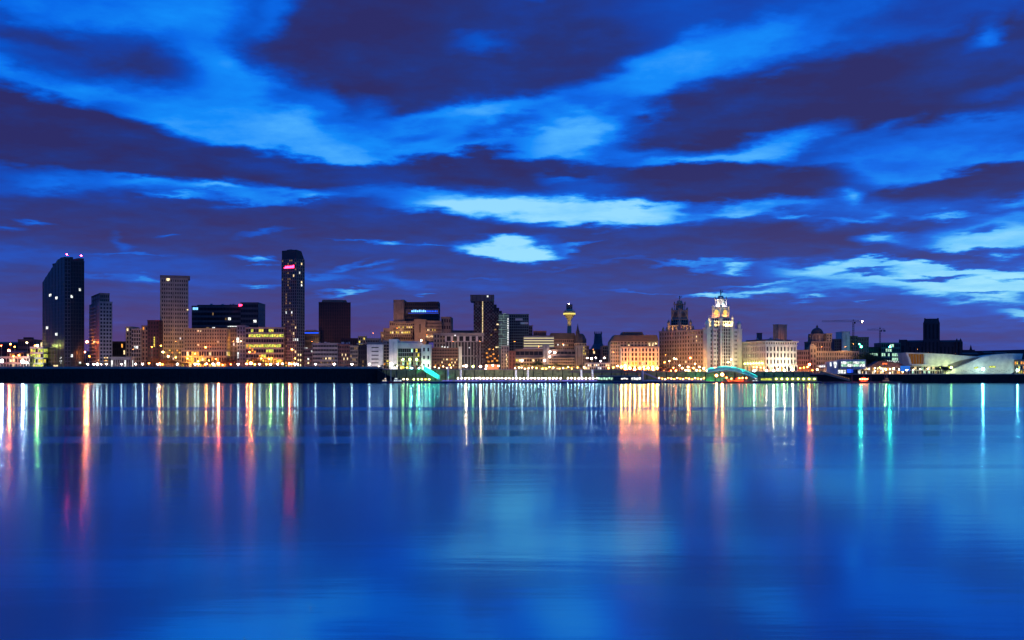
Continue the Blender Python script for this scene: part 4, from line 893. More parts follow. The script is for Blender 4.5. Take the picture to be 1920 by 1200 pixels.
# ================================================================== DOMED PORT BUILDING
b = B('domed_port_building', 'broad stone building with dark central dome and orange lit arcade at left', 1494, 1300)
b.block(0, b.x(1518), 0, 40, 0, b.z(658), 'tan', nx=6, ny=5, nz=5, pier=.5, slab=.4, proud=.6, cells=tuple(('F', i, 0) for i in range(6)), mats=('ro_',))
b.block(b.x(1518.3), b.x(1530), -1.5, 12, 0, b.z(653), 'tan', nx=2, ny=2, nz=5, pier=.6, slab=.4, proud=.5)
MB().box(b.x(1519), b.x(1529.5), 0, 8, b.z(652), b.z(648)).cyl(b.x(1524.3), 4, b.z(648), b.z(645), 3, 2.2, 10).obj('turret', M['tan'], b.o)
b.block(b.x(1530.3), b.x(1610), 0, 42, 0, b.z(660), 'tan', nx=19, ny=5, nz=5, pier=.5, slab=.4, proud=.6)
cx, cy = b.x(1543.5), 26; u = 1326/F
b.block(b.x(1526), b.x(1563), 12, 40, b.z(660), b.z(641), 'brown', nx=8, ny=6, nz=2, pier=.5, slab=.3, proud=.5)
MB().lathe(cx, cy, [(b.z(642), 15.5*u), (b.z(628), 15*u), (b.z(627.8), 16.2*u), (b.z(624.5), 16.2*u)], 20).obj('drum', M['brown'], b.o)
for k in range(16):
    a = 2*pi*k/16; MB().cyl(cx+15.9*u*cos(a), cy+15.9*u*sin(a), b.z(641), b.z(628), .6, .55, 6).obj('column', M['tan'], b.o)
r0 = 11.6*u
MB().lathe(cx, cy, [(b.z(624.5), r0)]+[(b.z(624.5)+r0*1.0*sin(t*pi/16), r0*cos(t*pi/16)) for t in range(1, 8)], 20).obj('dome', M['slate'], b.o)
MB().lathe(cx, cy, [(b.z(612.5), 1.6), (b.z(610), 1.2), (b.z(607), .15)], 8).obj('finial', M['slate'], b.o)
b.block(b.x(1556), b.x(1566), 14, 36, b.z(641), b.z(626), 'tan', nx=2, ny=4, nz=3, pier=.5)
flood(X(1508, 1286), 1286, land(X(1508, 1286))+.1, 18, 'orange floodlight strip before the arcade of the domed building', (255, 125, 35), 5200, 45)
flood(X(1570, 1284), 1284, land(X(1570, 1284))+.1, 46, 'dim amber floodlight strip along the right part of the domed building', (255, 185, 120), 2600, 50)

b = B('pale_slab_block', 'pale slab block behind the right side of the domed building', 1566, 1500)
b.block(0, b.x(1579), 4, 30, 0, b.z(637), 'blue', nx=3, ny=4, nz=12, pier=.4)
b.block(b.x(1579.5), b.x(1593), 0, 30, 0, b.z(623), 'pale', nx=1, ny=4, nz=1, pier=.95, slab=.1)
b.block(b.x(1593.5), b.x(1610), 6, 30, 0, b.z(631), 'brown', nx=4, ny=4, nz=12, pier=.5)
b.block(b.x(1610.5), b.x(1633), 10, 40, 0, b.z(633), 'brown', nx=5, ny=4, nz=10, pier=.7)
b = B('green_lit_hotel', 'low dark building with green and white lit terraces left of the big cathedral', 1620, 1540)
b.block(0, b.x(1652), 4, 30, 0, b.z(652), 'dark', nx=8, ny=4, nz=6, pier=.3, cells=tuple(('F', i, 4) for i in (3, 4, 5, 6)), mats=('rg',))
b.block(b.x(1652.5), b.x(1688), 0, 30, 0, b.z(644), 'teal', nx=9, ny=4, nz=7, pier=.2, slab=.3, cells=tuple(('F', i, k) for i, k in ((0, 4), (1, 4), (2, 5), (3, 5), (3, 4), (4, 6), (5, 6), (4, 5), (5, 4), (6, 4), (7, 4), (5, 3), (6, 3), (6, 2), (7, 3))), mats=('rg',))
for k in range(7): b.win('F', b.x(1660+k*4), b.z(676+k*.4), 1.3, 1.2, -.5, E['rc'])

# ================================================================== CRANES
def crane(name_l, px, Y, top, jib_l, jib_r, jy, light=None):
    t = thing('tower_crane', (X(px, Y), Y, land(X(px, Y))), name_l, 'crane'); g = t.location.z; u = Y/F
    zt = Z(jy, Y)-g; ztop = Z(top, Y)-g; s = .9
    m = MB()
    for sx in (-s, s):
        for sy in (-s, s): m.bar((sx, sy, 0), (sx, sy, zt), .16, 4)
    k = 0
    while k < zt-3:
        m.bar((-s, -s, k), (s, -s, k+3), .1, 4); m.bar((s, s, k), (-s, s, k+3), .1, 4); m.bar((-s, s, k), (-s, -s, k+3), .1, 4); m.bar((s, -s, k), (s, s, k+3), .1, 4); k += 3
    m.obj('mast', M['slate'], t)
    j = MB(); a, c = (jib_l-px)*u, (jib_r-px)*u
    j.bar((a, 0, zt+1.8), (c*.9, 0, zt+1.8), .14, 4)
    for sy in (-.8, .8): j.bar((a, sy, zt), (c, sy, zt), .16, 4)
    k = a
    while k < c-2: j.bar((k, -.8, zt), (k+1, 0, zt+1.8), .08, 4); j.bar((k+1, 0, zt+1.8), (k+2, .8, zt), .08, 4); k += 2
    j.obj('jib', M['slate'], t)
    MB().pyr(-1, 1, -1, 1, zt+1.8, ztop, .1).obj('apex', M['slate'], t)
    MB().bar((0, 0, ztop), (a*.7, 0, zt+1.8), .08, 4).bar((0, 0, ztop), (c*.85, 0, zt+1.8), .08, 4).obj('tie_bar', M['slate'], t)
    cw = c if abs(c) < abs(a) else a; sg = 1 if cw > 0 else -1
    MB().box(cw-sg*3, cw, -1, 1, zt-2.4, zt-.1).obj('counterweight', M['grey'], t)
    MB().box(sg*1.1, sg*2.8, -1.2, .6, zt-2.4, zt-.2).obj('cab', M['slate'], t)
    if light:
        q = link('jib_light', sphere_mesh(E['w']), t); q.location = (light[0]*u, -1.5, zt+.6); q.scale = (.7,)*3
crane('long jib tower crane with bright lamp at its tail above the domed building', 1600, 1480, 599, 1541, 1618, 603.5, (16, 0))
crane('shorter crane pointing left further right on the skyline', 1650, 1650, 613, 1626, 1660, 619)

# ================================================================== ANGLICAN CATHEDRAL
b = B('sandstone_cathedral', 'huge dark cathedral with square central tower on the right skyline', 1688, 2200, -21, cat='cathedral')
u = 1.1; g = lambda p: b.z(p)
b.block(0, b.x(1733), 4, 44, 0, g(641), 'sand', nx=6, ny=3, nz=1, pier=.6, slab=.3, proud=1.2, roof=False)
MB().prism([(4, g(641)), (44, g(641)), (24, g(637.5))], 0, b.x(1733), 'x').obj('nave_roof', M['sand'], b.o)
b.block(b.x(1761), b.x(1804), 4, 44, 0, g(641.5), 'sand', nx=6, ny=3, nz=1, pier=.6, slab=.3, proud=1.2, roof=False)
MB().prism([(4, g(641.5)), (44, g(641.5)), (24, g(638))], b.x(1761), b.x(1804), 'x').obj('choir_roof', M['sand'], b.o)
x0, x1 = b.x(1732), b.x(1761)
b.block(x0, x1, 0, 31, 0, g(606), 'sand', nx=4, ny=4, nz=3, pier=.55, slab=.2, proud=1.2, roof=False)
MB().pyr(x0-.8, x1+.8, -.8, 31.8, g(606), g(600), .88).obj('tower_shoulder', M['sand'], b.o)
MB().box(x0+1.6, x1-1.6, 1.5, 29.5, g(600), g(598.4)).obj('tower_parapet', M['sand'], b.o)
for sx in (x0+2.2, x1-2.2):
    for sy in (2.5, 28): MB().cyl(sx, sy, g(606), g(597.4), 1.9, 1.5, 8).obj('pinnacle', M['sand'], b.o)
b.block(b.x(1686.5), b.x(1699), -4, 50, 0, g(638), 'sand', nx=1, ny=3, nz=1, pier=.6, slab=.3, proud=1, parapet=.5)
for px, t in ((1794, 635.5), (1801, 635.5), (1687, 636), (1700, 637)): MB().lathe(b.x(px), 0, [(0, 2.4), (g(641), 2.2), (g(638), 1.5), (g(t), .2)], 8).obj('pinnacle', M['sand'], b.o)
b.block(b.x(1805), b.x(1828), 10, 40, 0, g(658), 'sand', nx=4, ny=3, nz=1, pier=.5, slab=.3)
MB().lathe(b.x(1821), 18, [(g(660), 3.5), (g(655), 2.5), (g(647), .1)], 8).obj('spire', M['sand'], b.o)
for k, (p0, p1, t, Y) in enumerate(((1808, 1835, 661, 1900), (1846, 1862, 659, 2100), (1868, 1890, 660.5, 1950), (1700, 1735, 664, 1700))):
    shed('far_roof_terrace', ('low dark terrace roof just right of the big cathedral', 'tiny dark rooftop on the skyline above the museum', 'dark roofline above the right wing of the museum', 'dark roofs between the cathedral and the museum')[k], p0, p1, t, Y, 20, 'dark', 6, 3, 0, pitched=True)

# ================================================================== MUSEUM
b = B('white_museum', 'low white museum with two sweeping angular wings at the right', 1698, 1250, cat='museum')
P = lambda pts: [(b.x(p), b.z(q)) for p, q in pts]
MB().prism(P([(1733, 661.8), (1775, 663.8), (1812, 667.2), (1838, 668.6), (1800, 676), (1776, 684.5), (1733, 684.5)]), 0, 26).obj('left_wing', M['white'], b.o)
MB().prism(P([(1697, 661), (1732.8, 661.8), (1732.8, 663.6), (1701, 663)]), -3, 26).obj('window_frame', M['white'], b.o)
MB().prism(P([(1697, 661.2), (1701, 663.2), (1708.5, 684.5), (1704, 684.5)]), -3, 26).obj('window_frame', M['white'], b.o)
MB().prism(P([(1702, 663.8), (1732.8, 664), (1732.8, 682), (1708, 682)]), 3, 24).obj('gallery_glazing', emi('gallery_interior', (190, 125, 60), .28), b.o)
for k in range(5): MB().prism(P([(1708+k*5.5, 664), (1708.6+k*5.5, 664), (1710+k*5.1, 682), (1709.4+k*5.1, 682)]), 2.4, 2.9).obj('mullion', M['steel'], b.o)
MB().prism(P([(1706, 682.2), (1776, 684.7), (1776, 687), (1706, 685.5)]), -2, 26).obj('soffit_edge', M['white'], b.o)
b.block(b.x(1708), b.x(1768), 4, 22, 0, b.z(686.5), 'pale', nx=14, ny=3, nz=2, pier=.2, slab=.25, cells=tuple(('F', i, k) for i, k in ((1, 0), (2, 1), (4, 0), (5, 1), (6, 0), (8, 1), (8, 0), (10, 1), (11, 0), (12, 1))), mats=('rw', 'rd', 'rg'), roof=False)
MB().prism(P([(1776, 684.3), (1800, 676), (1838, 668.8), (1842, 669.5), (1802, 685), (1790, 690)]), 3, 24).obj('shaded_fold', M['grey'], b.o)  # grey wedge with the crease's shade put into its colour
MB().prism(P([(1839, 669), (1862, 665), (1890, 663), (1915, 663), (1912, 676), (1905, 691), (1893, 701.5), (1770, 701.5), (1778, 695), (1800, 686)]), -4, 24).obj('right_wing', M['white'], b.o)
for k, (p, q) in enumerate(((1782, 688), (1784, 688), (1826, 690), (1829, 689), (1854, 688), (1858, 687.5), (1862, 688))): b.win('F', b.x(p), b.z(q), 3.2, 1.8, 2.6 if p < 1790 else -4, E['ryg'])
for k in range(22): b.win('F', b.x(1800+k*4.2), b.z(694+(k % 3)*1.2), 1.6, .5, -4, M['grey'], 'wall_slot')
flood(X(1850, 1233), 1233, land(X(1850, 1233))+.1, 60, 'ground floodlight strip before the right wing of the white museum', (220, 245, 205), 5500, 45)
flood(X(1760, 1240), 1240, land(X(1760, 1240))+.1, 40, 'ground floodlight strip before the left wing of the white museum', (230, 245, 190), 4000, 55)
shed('lit_corner_house', 'small yellow lit building cut by the right edge of the photo', 1913, 1935, 674, 1230, 14, 'tan', 5, 3, .7, ('ro_', 'ry'))

# ================================================================== PAVILIONS right of centre
b = B('glass_ferry_office', 'box shaped pavilion with a big bright glass upper floor behind the dark mast', 1576, 1226, cat='pavilion')
b.solid(0, b.x(1624), 1, 14, b.z(692), b.z(674), 'pale', 'upper_box')
for i in range(4):
    for k in range(2): b.win('F', b.x(1583+i*11.4), b.z(680+k*5.2), 6.2, 2.7, .95, E['rg' if (i+k) % 2 else 'rc'])
b.block(b.x(1571), b.x(1615), 2, 13, 0, b.z(692.3), 'grey', nx=8, ny=3, nz=1, pier=.15, slab=.2, cells=(('F', 0, 0), ('F', 1, 0), ('F', 2, 0), ('F', 7, 0)), mats=('rc',), roof=False)
MB().box(b.x(1589), b.x(1600), 1.2, 1.7, b.z(699), b.z(691.5)).obj('blue_screen', E['bl'], b.o)
b = B('angular_kiosk', 'angular beige pavilion with bright slit windows left of the glass pavilion', 1549, 1224, cat='pavilion')
MB().prism([(b.x(1549), 0), (b.x(1571), 0), (b.x(1572), b.z(676)), (b.x(1551), b.z(679))], 0, 10).obj('wall', M['pale'], b.o)
for p, q, w_, h_ in ((1557.5, 683, 1.8, 4.5), (1566, 682, 3.6, 4.2), (1566, 688, 2, 2)): b.win('F', b.x(p), b.z(q), w_, h_, 0, E['rc'])
MB().prism([(b.x(1534), b.z(686)), (b.x(1549), b.z(683)), (b.x(1549), b.z(690)), (b.x(1540), b.z(690))], 1, 9).obj('canopy', M['pale'], b.o)
for k in range(3): b.win('F', b.x(1538.5+k*4), b.z(687), 1.9, 1.8, 1, E['rc'])
b = B('waterfront_restaurants', 'row of low bright restaurants with a dark red roof before the museum', 1619, 1236)
b.block(0, b.x(1700), 0, 14, 0, b.z(688), 'brown', nx=26, ny=3, nz=2, pier=.2, slab=.3, lit=.75, mats=('rw', 'rw', 'rc', 'ro_', 'rd'), roof=False)
MB().prism([(b.x(1628), b.z(687.9)), (b.x(1702), b.z(687.9)), (b.x(1690), b.z(682)), (b.x(1662), b.z(677)), (b.x(1648), b.z(677))], -.5, 14).obj('roof', M['maroon'], b.o)
MB().box(b.x(1654), b.x(1663), -1, -.6, b.z(683.5), b.z(680.5)).obj('sign_panel', emi('orange_sign_glow', (255, 120, 70), 1.3), b.o)
q = MB().box(b.x(1687), b.x(1705), -2.5, -2.1, b.z(696), b.z(686)).obj('blue_screen', emi('blue_screen_glow', (50, 120, 230), .8), b.o)

# ================================================================== LANDING STAGE
def pontoon(px0, px1, Y0, Y1, label, deck=2.0):
    t = thing('landing_stage', (X((px0+px1)/2, Y0), Y0, 0), label, 'pontoon'); w = (X(px1, Y0)-X(px0, Y0))/2
    MB().box(-w, w, 0, Y1-Y0, -1.2, deck-.4).obj('hull', M['navy'], t); MB().box(-w-.3, w+.3, -.3, Y1-Y0+.3, deck-.4, deck).obj('deck', M['grey'], t)
    k = -w+2; f = MB()
    while k < w-1: f.box(k, k+.8, -.7, -.3, 0, deck-.3); k += 9
    f.obj('tyre_fender', M['black'], t, 'stuff')
    return t, w
t, w = pontoon(722, 1240, 1150, 1166, 'long floating landing stage carrying a row of white lamps')
r = MB(); k = -w
while k < w: r.box(k, k+.1, .5, .6, 2, 3.1); k += 2
r.box(-w, w, .5, .58, 3.05, 3.12); r.obj('railing', M['steel'], t, 'stuff')
pb = MB()
for k in range(60): pb.box(-w+70+k*4.6, -w+73.9+k*4.6, 6, 6.12, 2.1, 3.7)
pb.obj('glass_screen', M['pale'], t, 'stuff')
LEDV = E['vio']
for k in range(14):
    p = 829+k*25; MB().box(X(p, 1155)-t.location.x, X(p+19, 1155)-t.location.x, 4.6, 4.75, 2.35, 2.75).obj('violet_light_strip', LEDV, t)
t2, w2 = pontoon(1245, 1540, 1152, 1168, 'floating landing stage right of the long dark gangway')
t = thing('slipway', (-146, 1188, 0), 'dark sloping slipway where the tall black river wall drops to the stage', 'slipway')
MB().prism([(-4, -1), (30, -1), (30, 1.2), (8, 8.0), (0, 12.5), (-4, 15.2)], 0, 11.5).obj('ramp', M['wall'], t)
for k in range(5): MB().cyl(3+k*6, -.7, -1, 14-k*2.4, .45, .4, 8).obj('timber_pile', M['black'], t)
# guide piles
for k, px in enumerate((840, 864, 967.5, 990, 1090, 1111, 1205)):
    Y = 1170; o = thing('guide_pile', (X(px, Y), Y, -2), 'pale upright guide pile behind the landing stage', 'pile', 0, 'pale guide piles behind the landing stage')
    MB().cyl(0, 0, 0, Z(694 if px > 850 else 688, Y)+2, 1.15, 1.15, 12).obj('shaft', M['pile'], o)
    MB().cyl(0, 0, Z(694 if px > 850 else 688, Y)+2, Z(694 if px > 850 else 688, Y)+2.6, 1.2, .3, 12).obj('cap', M['pile'], o)
# white lamps on the stage
STAGE = list(range(0, 51))
for k in range(46):
    px = 859+k*6.85
    if k in (29, 41): continue
    lamp(px, 709.2, 1158, 'w', .52, 'small white globe lamp in the long row on the landing stage', 'lamp', 'stage_lamp', 'white globe lamps along the landing stage', z0=2.0,
         light=(3200 if k % 3 == 2 else 0), col=(235, 240, 255))
for k, (px, e) in enumerate(((776, 'yg'), (784, 'yg'), (791, 'yg'), (798, 'o'), (805, 'yg'), (764, 'ww'), (757, 'ww'))):
    lamp(px, 711, 1158, e, .65, 'low yellowish lamp on the stage left of the teal footbridge', 'lamp', 'stage_lamp', 'yellowish lamps left of the teal footbridge', z0=2.0, light=1200 if k in (1, 5) else 0, col=(255, 220, 90))
for k in range(16):
    px = 1236+k*5.6
    lamp(px, 708.5+(k % 3)*1.2, 1160, ('ww', 'o', 'ww', 'o')[k % 4], .55, 'small amber or cream lamp on the stage below the twin towers', 'lamp', 'stage_lamp', 'amber and cream lamps below the twin towers', z0=2.0, light=1500 if k % 5 == 1 else 0, col=(255, 190, 100))

# floating terminal pavilion
t = thing('terminal_pavilion', (X(1120, 1153), 1153.5, 2.0), 'low glass ferry pavilion on the stage with cool white windows', 'pavilion'); L_ = X(1203, 1153)-X(1120, 1153)
MB().box(0, L_, 0, 9, 0, 5.2).obj('wall', M['slate'], t)
MB().prism([(-1, 5.2), (L_+.6, 5.2), (L_+.6, 6.0), (3, 6.2)], -.8, 10).obj('roof', M['grey'], t)
for k in range(17):
    if k in (6, 7, 8, 12): continue
    o = link('window', win_mesh(E['rg' if k < 6 else 'rc']), t); o.location = (2+k*2.75, -.06, 2.7 if k % 2 else 3.1); o.scale = (2.1, .1, 2.6 if k < 6 or k > 12 else 1.4)

# green lit shed with square bays
t = thing('arcade_shed', (X(1425, 1155), 1156, 2.0), 'long low arcade shed with eight square yellow green lit bays', 'shed'); L_ = X(1531, 1156)-X(1425, 1156)
MB().box(0, L_, 0.3, 9, 0, 4.6).obj('wall', mat('olive_shed_wall', (.22, .28, .10)), t); MB().box(-.6, L_+.6, -.4, 9.6, 4.6, 5.2).obj('roof', mat('green_shed_roof', (.10, .20, .09)), t)
o = link('window', win_mesh(E['ryg']), t); o.location = (X(1437.5, 1156)-X(1425, 1156), .2, 2.2); o.scale = (11.5, .1, 2.2)
for k in range(8):
    c = X(1456+k*10.2, 1156)-X(1425, 1156)
    o = link('window', win_mesh(E['yg'] if False else E['ry']), t); o.location = (c, .2, 2.3); o.scale = (2.9, .1, 2.3)
    MB().box(c-1.75, c+1.75, -.1, .15, 3.5, 3.8).obj('lintel', M['pale'], t)
    q = link('lamp_globe', sphere_mesh(E['yg']), t); q.location = (c, -.5, 2.6); q.scale = (.55,)*3
    MB().box(c+2.2, c+2.7, -.1, .25, 0, 4.5).obj('pier', M['pale'], t)

# teal covered footbridge sloping down
def truss(name, label, a, c, w, h, em, lights, ribs=9, arch=0.0):
    """box truss bridge from a to c"""
    a, c = Vector(a), Vector(c); t = thing(name, tuple(a), label, 'footbridge'); d = c-a; n = ribs
    side = Vector((0, 1, 0))*w
    def pt(f, s, up): return d*f+Vector((0, 0, arch*4*f*(1-f)))+side*s+Vector((0, 0, up))
    m1, m2, m3 = MB(), MB(), MB()
    for i in range(n):
        f0, f1 = i/n, (i+1)/n
        for s in (0, 1):
            m1.bar(pt(f0, s, 0), pt(f1, s, 0), .28, 5); m1.bar(pt(f0, s, h), pt(f1, s, h), .25, 5)
            m2.bar(pt(f0, s, 0), pt(f1, s, h) if i % 2 else pt(f0, s, h), .12, 4); m2.bar(pt(f0, s, h), pt(f1, s, 0), .12, 4)
        m3.bar(pt(f0, .5, .1), pt(f1, .5, .1), .9, 4)
    m1.obj('chord', M['tealp'], t); m2.obj('lattice', M['tealp'], t); m3.obj('walkway', M['steel'], t)
    for i in range(n+1):
        f = i/n; MB().bar(pt(f, 0, 0), pt(f, 0, h), .14, 4).bar(pt(f, 0, h), pt(f, 1, h), .14, 4).bar(pt(f, 1, 0), pt(f, 1, h), .14, 4).obj('rib', M['tealp'], t)
    if em:
        for i in range(n):
            MB().bar(pt((i+.1)/n, -.06, h*.86), pt((i+.9)/n, -.06, h*.86), .16, 5).obj('led_strip', em, t)
        for i in range(lights):
            f = (i+.5)/lights; ld = bpy.data.lights.new('led_glow', 'POINT'); ld.energy = 14000; ld.color = lin(20, 225, 190)[:3]; ld.shadow_soft_size = .3
            lo = bpy.data.objects.new('led_glow', ld); COL.objects.link(lo); lo.parent = t; lo.location = pt(f, .5, h*.6)
    return t, pt
t, pt = truss('teal_gangway', 'teal glowing covered gangway sloping down to the landing stage at left centre', (X(794, 1190), 1192, Z(694, 1190)), (X(824, 1160), 1160, 3.2), 3.5, 5.0, E['teal'], 4, 8)
pnl = MB()
for i in range(8):
    for s in (.02, .98):
        A, Bq, C, D = pt((i+.08)/8, s, .3), pt((i+.92)/8, s, .3), pt((i+.92)/8, s, 4.6), pt((i+.08)/8, s, 4.6); k = len(pnl.v); pnl.v += [tuple(v) for v in (A, Bq, C, D)]; pnl.f.append((k, k+1, k+2, k+3))
pnl.obj('glass_panel', mat('teal_tinted_glass', (.10, .62, .52), .4), t)
t, pt = truss('teal_arched_linkspan', 'long arched teal lit linkspan bridge below the floodlit clock tower', (X(1327, 1190), 1190, Z(699, 1190)), (X(1421, 1166), 1168, 3.4), 5, 4.2, E['teal'], 5, 20, arch=6.5)
pnl = MB()
for i in range(20):
    for s in (.02, .98):
        A, Bq, C, D = pt((i+.05)/20, s, .3), pt((i+.95)/20, s, .3), pt((i+.95)/20, s, 3.6), pt((i+.05)/20, s, 3.6); k = len(pnl.v); pnl.v += [tuple(v) for v in (A, Bq, C, D)]; pnl.f.append((k, k+1, k+2, k+3))
pnl.obj('glass_panel', bpy.data.materials['teal_tinted_glass'], t)
# long dark gangway (level then sloping)
t = thing('dark_gangway', (X(1060, 1186), 1186, 0), 'long level gangway that bends down to the stage below the golden building', 'footbridge')
ox = t.location.x; M1 = MB(); M2 = MB()
za, zb = Z(696, 1186), Z(711.5, 1162)
xa, xb, xc = X(1070, 1186)-ox, X(1206, 1186)-ox, X(1243, 1166)-ox
MB().box(xa, xb, 0, 4, za-1.6, za).obj('deck', M['brown'], t)
MB().prism([(xb, za-2), (xb, za), (xc, zb+.4), (xc, zb-1)], 0, 4).obj('ramp', M['steel'], t)
for s in (0, 3.9):
    M1.box(xa, xb, s, s+.1, za+1.1, za+1.25)
    for k in range(28): M1.box(xa+k*(xb-xa)/28, xa+k*(xb-xa)/28+.12, s, s+.1, za, za+1.1)
M1.obj('handrail', M['tan'], t)
for k in range(3): MB().cyl(xa+10+k*25, 2, 0, za-1.6, .5, .5, 8).obj('support', M['slate'], t)
# right-hand gangway sloping down
t = thing('dim_gangway', (X(1537, 1180), 1180, 0), 'dim gangway sloping down right of the green lit shed', 'footbridge'); ox = t.location.x
za = Z(697, 1180)
MB().prism([(0, za-1.4), (0, za+1.6), (X(1602, 1164)-ox, 4.2), (X(1602, 1164)-ox, 2.2)], 0, 3.5).obj('deck', mat('dim_green_paint', (.12, .2, .14)), t)
for k in range(14):
    f = (k+.5)/14; o = MB().box(f*(X(1602, 1164)-ox)-.7, f*(X(1602, 1164)-ox)+.7, -.2, -.04, za+.8-f*(za-3.6), za+1.6-f*(za-3.6)).obj('lit_panel', E['rd'], t)
pontoon(1545, 1690, 1156, 1166, 'low dark pontoon in front of the glass pavilion', 1.4)

# ================================================================== BOATS
def boat(name, label, px, Y, L_, hull, cabin, lit, cat='boat', flip=1, mast=6, win=4):
    t = thing(name, (X(px, Y), Y, 0), label, cat)
    m = MB(); n = 9; k0 = 0
    W_ = L_*.17
    secs = []
    for i in range(n):
        f = i/(n-1); xw = (f-.5)*L_*flip; hw = W_*(1-max(0, (f-.55)/.45)**2*.92)*(.8 if f < .05 else 1); sh = 1.5+max(0, f-.5)**2*3.2
        secs.append([(xw, -hw, sh), (xw, -hw*.75, .1), (xw, 0, -.6), (xw, hw*.75, .1), (xw, hw, sh)])
    for s in secs: m.v += s
    for i in range(n-1):
        for j in range(4): a = i*5+j; m.f.append((a, a+1, a+6, a+5))
        m.f.append((i*5, i*5+5, i*5+9, i*5+4))
    m.f.append((0, 4, 3, 2, 1)); m.f.append(tuple((n-1)*5+j for j in range(5)))
    m.obj('hull', M[hull], t)
    c0, c1 = sorted((-L_*.30*flip, L_*.18*flip)); MB().box(c0, c1, -W_*.7, W_*.7, 1.5, 3.6).obj('cabin', M[cabin], t)
    d0, d1 = sorted((-L_*.05*flip, L_*.14*flip)); MB().box(d0, d1, -W_*.5, W_*.5, 3.6, 5.6).obj('wheelhouse', M[cabin], t)
    for i in range(win):
        o = link('window', win_mesh(E[lit]), t); o.location = (c0+(i+.5)*(c1-c0)/win, -W_*.7-.06, 2.7); o.scale = ((c1-c0)/win*.7, .1, .9)
    o = link('window', win_mesh(E[lit]), t); o.location = ((d0+d1)/2, -W_*.5-.06, 4.8); o.scale = ((d1-d0)*.8, .1, .9)
    MB().cyl((d0+d1)/2, 0, 5.6, 5.6+mast, .14, .08, 6).obj('mast', M['post'], t)
    r = MB()
    for i in range(8): r.box(-L_*.45+i*L_*.11, -L_*.45+i*L_*.11+.06, -W_*.95, -W_*.95+.06, 1.5, 2.5)
    r.box(-L_*.45, L_*.33, -W_*.95, -W_*.95+.05, 2.45, 2.5); r.obj('rail', M['steel'], t)
    return t
boat('work_boat', 'white cabined work boat with red hull at the left end of the stage', 744, 1143, 17, 'red', 'white', 'rc', flip=-1)
boat('small_launch', 'small dark launch moored left of the white cabined work boat', 722, 1146, 9, 'navy', 'white', 'rw', mast=4, win=2)
boat('orange_ferry', 'long orange red ferry moored under the arched teal linkspan', 1383, 1143, 33, 'orangeb', 'orangeb', 'ro_', win=9, mast=8, cat='ferry')
boat('dark_tug', 'dark tug moored at the right end of the arched teal linkspan', 1416, 1145, 11, 'navy', 'slate', 'rc', win=3, mast=5)
boat('red_lit_barge', 'small red lit boat beside the dark mast on the right', 1619, 1148, 12, 'maroon', 'red', 'ro_', win=4, mast=3)
boat('moored_cutter', 'dim dark boat moored in front of the restaurants', 1662, 1150, 13, 'slate', 'brown', 'rd', win=4, mast=7)
for px, l, top in ((1597.5, 'tall dark mooring mast before the glass pavilion', 676), (1633, 'thin dark mast left of the red roofed restaurants', 683), (1659, 'thin dark mast in front of the red roofed restaurants', 684), (1354, 'pale lit mooring post left of the orange ferry', 692), (733, 'thin white mast beside the small launch', 690)):
    o = thing('mooring_mast', (X(px, 1168), 1168, -1), l, 'mast'); h = Z(top, 1168)+1
    MB().cyl(0, 0, 0, h, .7 if px in (1597.5,) else .4, .35 if px in (1597.5,) else .22, 8).obj('pole', M['slate' if px > 1500 else 'pile'], o)
    MB().lathe(0, 0, [(h, .5), (h+.5, .6), (h+.9, .1)], 8).obj('cap', M['slate' if px > 1500 else 'pile'], o)
q = lamp(1354, 702, 1150, 'O', 1.05, 'orange streak lamp on the pale post left of the orange ferry', 'lamp', 'streak_lamp', z0=2, light=2500, col=(255, 180, 110))  # lamp turned fierce orange to throw a streak on the water
lamp(1343, 704, 1149, 'O', .85, 'added orange lamp for the water streak at the left foot of the linkspan', 'lamp', 'streak_lamp', None, z0=2)  # lamp added to cast the missing orange streak on the water
for k, (px, py) in enumerate(((1386, 709), (1392, 708.5), (1399, 708.5), (1371, 710), (1362, 708))):
    lamp(px, py, 1138, 'ro', .7, 'orange red deck lamp in the row along the orange ferry', 'lamp', 'deck_lamp', 'orange red lamps along the orange ferry', z0=1.6, light=1800 if k in (0, 3) else 0, col=(255, 110, 60))

# ================================================================== LAMPS ON LAND
def row(items, Y, label, cat, name, group, light=0, col=(255, 255, 255), r=.7):
    for i_, it in enumerate(items):
        px, py, e = it[:3]; rr = it[3] if len(it) > 3 else r; pw = it[4] if len(it) > 4 else (light*1.6 if i_ % 3 == 1 else 0)
        lamp(px, py, Y, e, rr, label, cat, name, group, light=pw, col=col)
row([(p, 682.5, 'w', rr) for p, rr in ((165, .9), (176, .9), (183, 1.15), (190, .7), (200, .7), (228, .7), (255, .8), (268, .8), (296, 1.0), (333, 1.0), (366, .8), (372, .7), (400, 1.0), (447, 1.0), (487, .9), (521, .95), (553, .95), (558, .8), (592, .85), (627, 1.0), (660, .95), (693, .9))], 1206,
    'white promenade lamp on the black river wall', 'street lamp', 'street_lamp', 'white promenade lamps on the left river wall', 2500, (240, 235, 255))
row([(280, 681, 'o'), (305, 683, 'o'), (385, 683, 'o', .9), (410, 682, 'RO', 1.0, 9000), (418, 684, 'ro', .8), (433, 683, 'ro', .7), (463, 682, 'RO', .5), (300, 682, 'O', .5), (388, 682, 'O', .45), (530, 682, 'YG', .5), (471, 681, 'O', 1.0, 9000), (478, 683, 'y', .9), (500, 683, 'y', .8), (508, 683, 'YG', .6), (543, 682, 'RO', .7, 5000), (547, 682, 'ro', .9)], 1212,  # a few strong lamps added here to broaden the streaks on the water
    'orange street lamp behind the white promenade lamps at left', 'street lamp', 'street_lamp', 'orange street lamps behind the left promenade', 6000, (255, 130, 45), .75)
